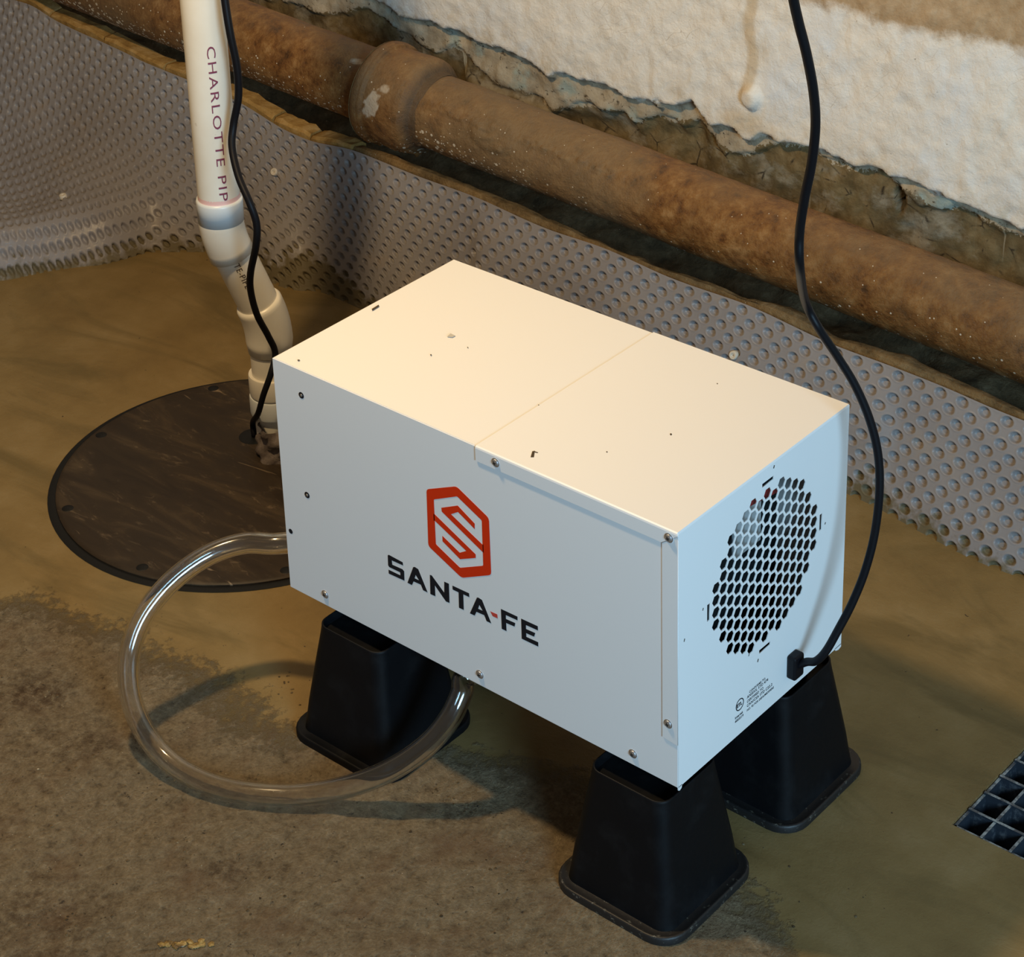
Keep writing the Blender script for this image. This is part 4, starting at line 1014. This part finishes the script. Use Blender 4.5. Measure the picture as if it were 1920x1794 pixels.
# ================================================================== FLOOR GRATING
gr = thing('floor_grating', 'blue black plastic grating over the drain pit at right edge', 'grating', (0, 0, 0))
def bar(p0, p1, w0, w1, zt_, zb_):
    p0, p1 = np.array(p0), np.array(p1); d = (p1 - p0) / np.linalg.norm(p1 - p0); s_ = np.array([-d[1], d[0]])
    bm = bmesh.new(); V_ = []
    for p in (p0, p1):
        for (w, z) in ((w0, zt_), (w0, zt_ - 0.002), (w1, zb_)): 
            V_.append([bm.verts.new((*(p + s_ * w), z)), bm.verts.new((*(p - s_ * w), z))])
    a, b = V_[:3], V_[3:]
    for k in range(2):
        bm.faces.new((a[k][0], a[k + 1][0], b[k + 1][0], b[k][0])); bm.faces.new((a[k][1], b[k][1], b[k + 1][1], a[k + 1][1]))
    bm.faces.new((a[0][0], b[0][0], b[0][1], a[0][1]))
    bmesh.ops.recalc_face_normals(bm, faces=bm.faces)
    me = bm_mesh('bar', bm)
    o = link('bar', me, M_grate, gr); me.materials.append(M_gratetop)
    for p in me.polygons:
        if abs(p.normal.z) > 0.9: p.material_index = 1  # bar tops get the paler colour
for k in range(9):
    y = GY0 + 0.0365 * k - (0.000 if k else -0.0035); bar((GX0 + 0.002, y), (GX1, y), 0.0018, 0.0065, 0.0 if k else -0.003, -0.042)
for k in range(13):
    x = GX0 + 0.0368 * k + (0.003 if k == 0 else 0); bar((x, GY0 + 0.002), (x, GY1), 0.0018, 0.0065, -0.001 if k else -0.003, -0.042)

# ================================================================== DEBRIS
def chip(r, seed, flat=0.5):
    q = random.Random(seed); bm = bmesh.new(); bmesh.ops.create_icosphere(bm, subdivisions=1, radius=r)
    for v in bm.verts: v.co = Vector((v.co.x * q.uniform(.6, 1.3), v.co.y * q.uniform(.6, 1.3), v.co.z * flat * q.uniform(.6, 1.2)))
    return bm
from mathutils.bvhtree import BVHTree
fb = BVHTree.FromPolygons([v.co for v in floor.data.vertices], [p.vertices[:] for p in floor.data.polygons])
def fz(x, y):
    h = fb.ray_cast(Vector((x, y, 0.3)), Vector((0, 0, -1))); return h[0].z if h[0] else 0.0
V_, F_ = [], []
def scatter(px, py, spread, n, rmin, rmax, seed, flat=0.5):
    q = random.Random(seed)
    for k in range(n):
        a, b = px + q.gauss(0, spread), py + q.gauss(0, spread * 0.55); p = atz(a, b, 0)
        if np.hypot(p[0] - SC[0], p[1] - SC[1]) < SR + 0.02 or (p[0] > GX0 - .02 and p[1] > GY0 - .02): continue
        if any(max(abs(p[0] - rx), abs(p[1] - ry)) < 0.09 for rx, ry in ((0.528, 0.037), (0.53, 0.262), (0.11, 0.037))): continue
        r = q.uniform(rmin, rmax) ; bm = chip(r, q.randint(0, 9999), flat); b0 = len(V_)
        z = fz(p[0], p[1]); rz = q.uniform(0, 6.28)
        for v in bm.verts:
            V_.append((p[0] + v.co.x * math.cos(rz) - v.co.y * math.sin(rz), p[1] + v.co.x * math.sin(rz) + v.co.y * math.cos(rz), z + v.co.z + r * 0.1))
        bm.verts.index_update()
        for f in bm.faces: F_.append(tuple(b0 + v.index for v in f.verts))
        bm.free()
for (px, py, sp_, n) in ((530, 1275, 16, 16), (845, 1490, 30, 26), (870, 1530, 35, 20), (120, 1700, 60, 30), (70, 1280, 60, 20), (400, 1620, 120, 25), (760, 1700, 160, 25), (300, 1500, 150, 25), (520, 1730, 160, 20), (1390, 1600, 60, 14), (1420, 1700, 90, 16), (980, 1620, 120, 25), (560, 1330, 40, 10), (140, 1440, 90, 16)):
    scatter(px, py, sp_, n, 0.0006, 0.0022, px + py)
o = tag(link('floor_crumbs', mesh('floor_crumbs', V_, F_), M_crumb), 'loose brown crumbs scattered over the rough concrete floor', 'debris', kind='stuff')
# the gold brown flake at the bottom edge
p = atz(345, 1766, 0); bm = bmesh.new(); q = random.Random(5)
for k in range(16):
    c = chip(0.0045, 50 + k, 0.35); t = (k / 15 - 0.5); x0 = p[0] + t * 0.052 * 0.76 + q.uniform(-.003, .003); y0 = p[1] + t * 0.052 * 0.65 + q.uniform(-.003, .003); z0 = fz(x0, y0)
    mp_ = {}
    for v in c.verts: mp_[v] = bm.verts.new((x0 + v.co.x, y0 + v.co.y, z0 + v.co.z + 0.0008))
    for f in c.faces: bm.faces.new([mp_[v] for v in f.verts])
    c.free()
tag(link('mud_flake', bm_mesh('mud_flake', bm), M_leaf), 'glossy golden brown flake of mud lying on the floor at bottom left', 'flake')
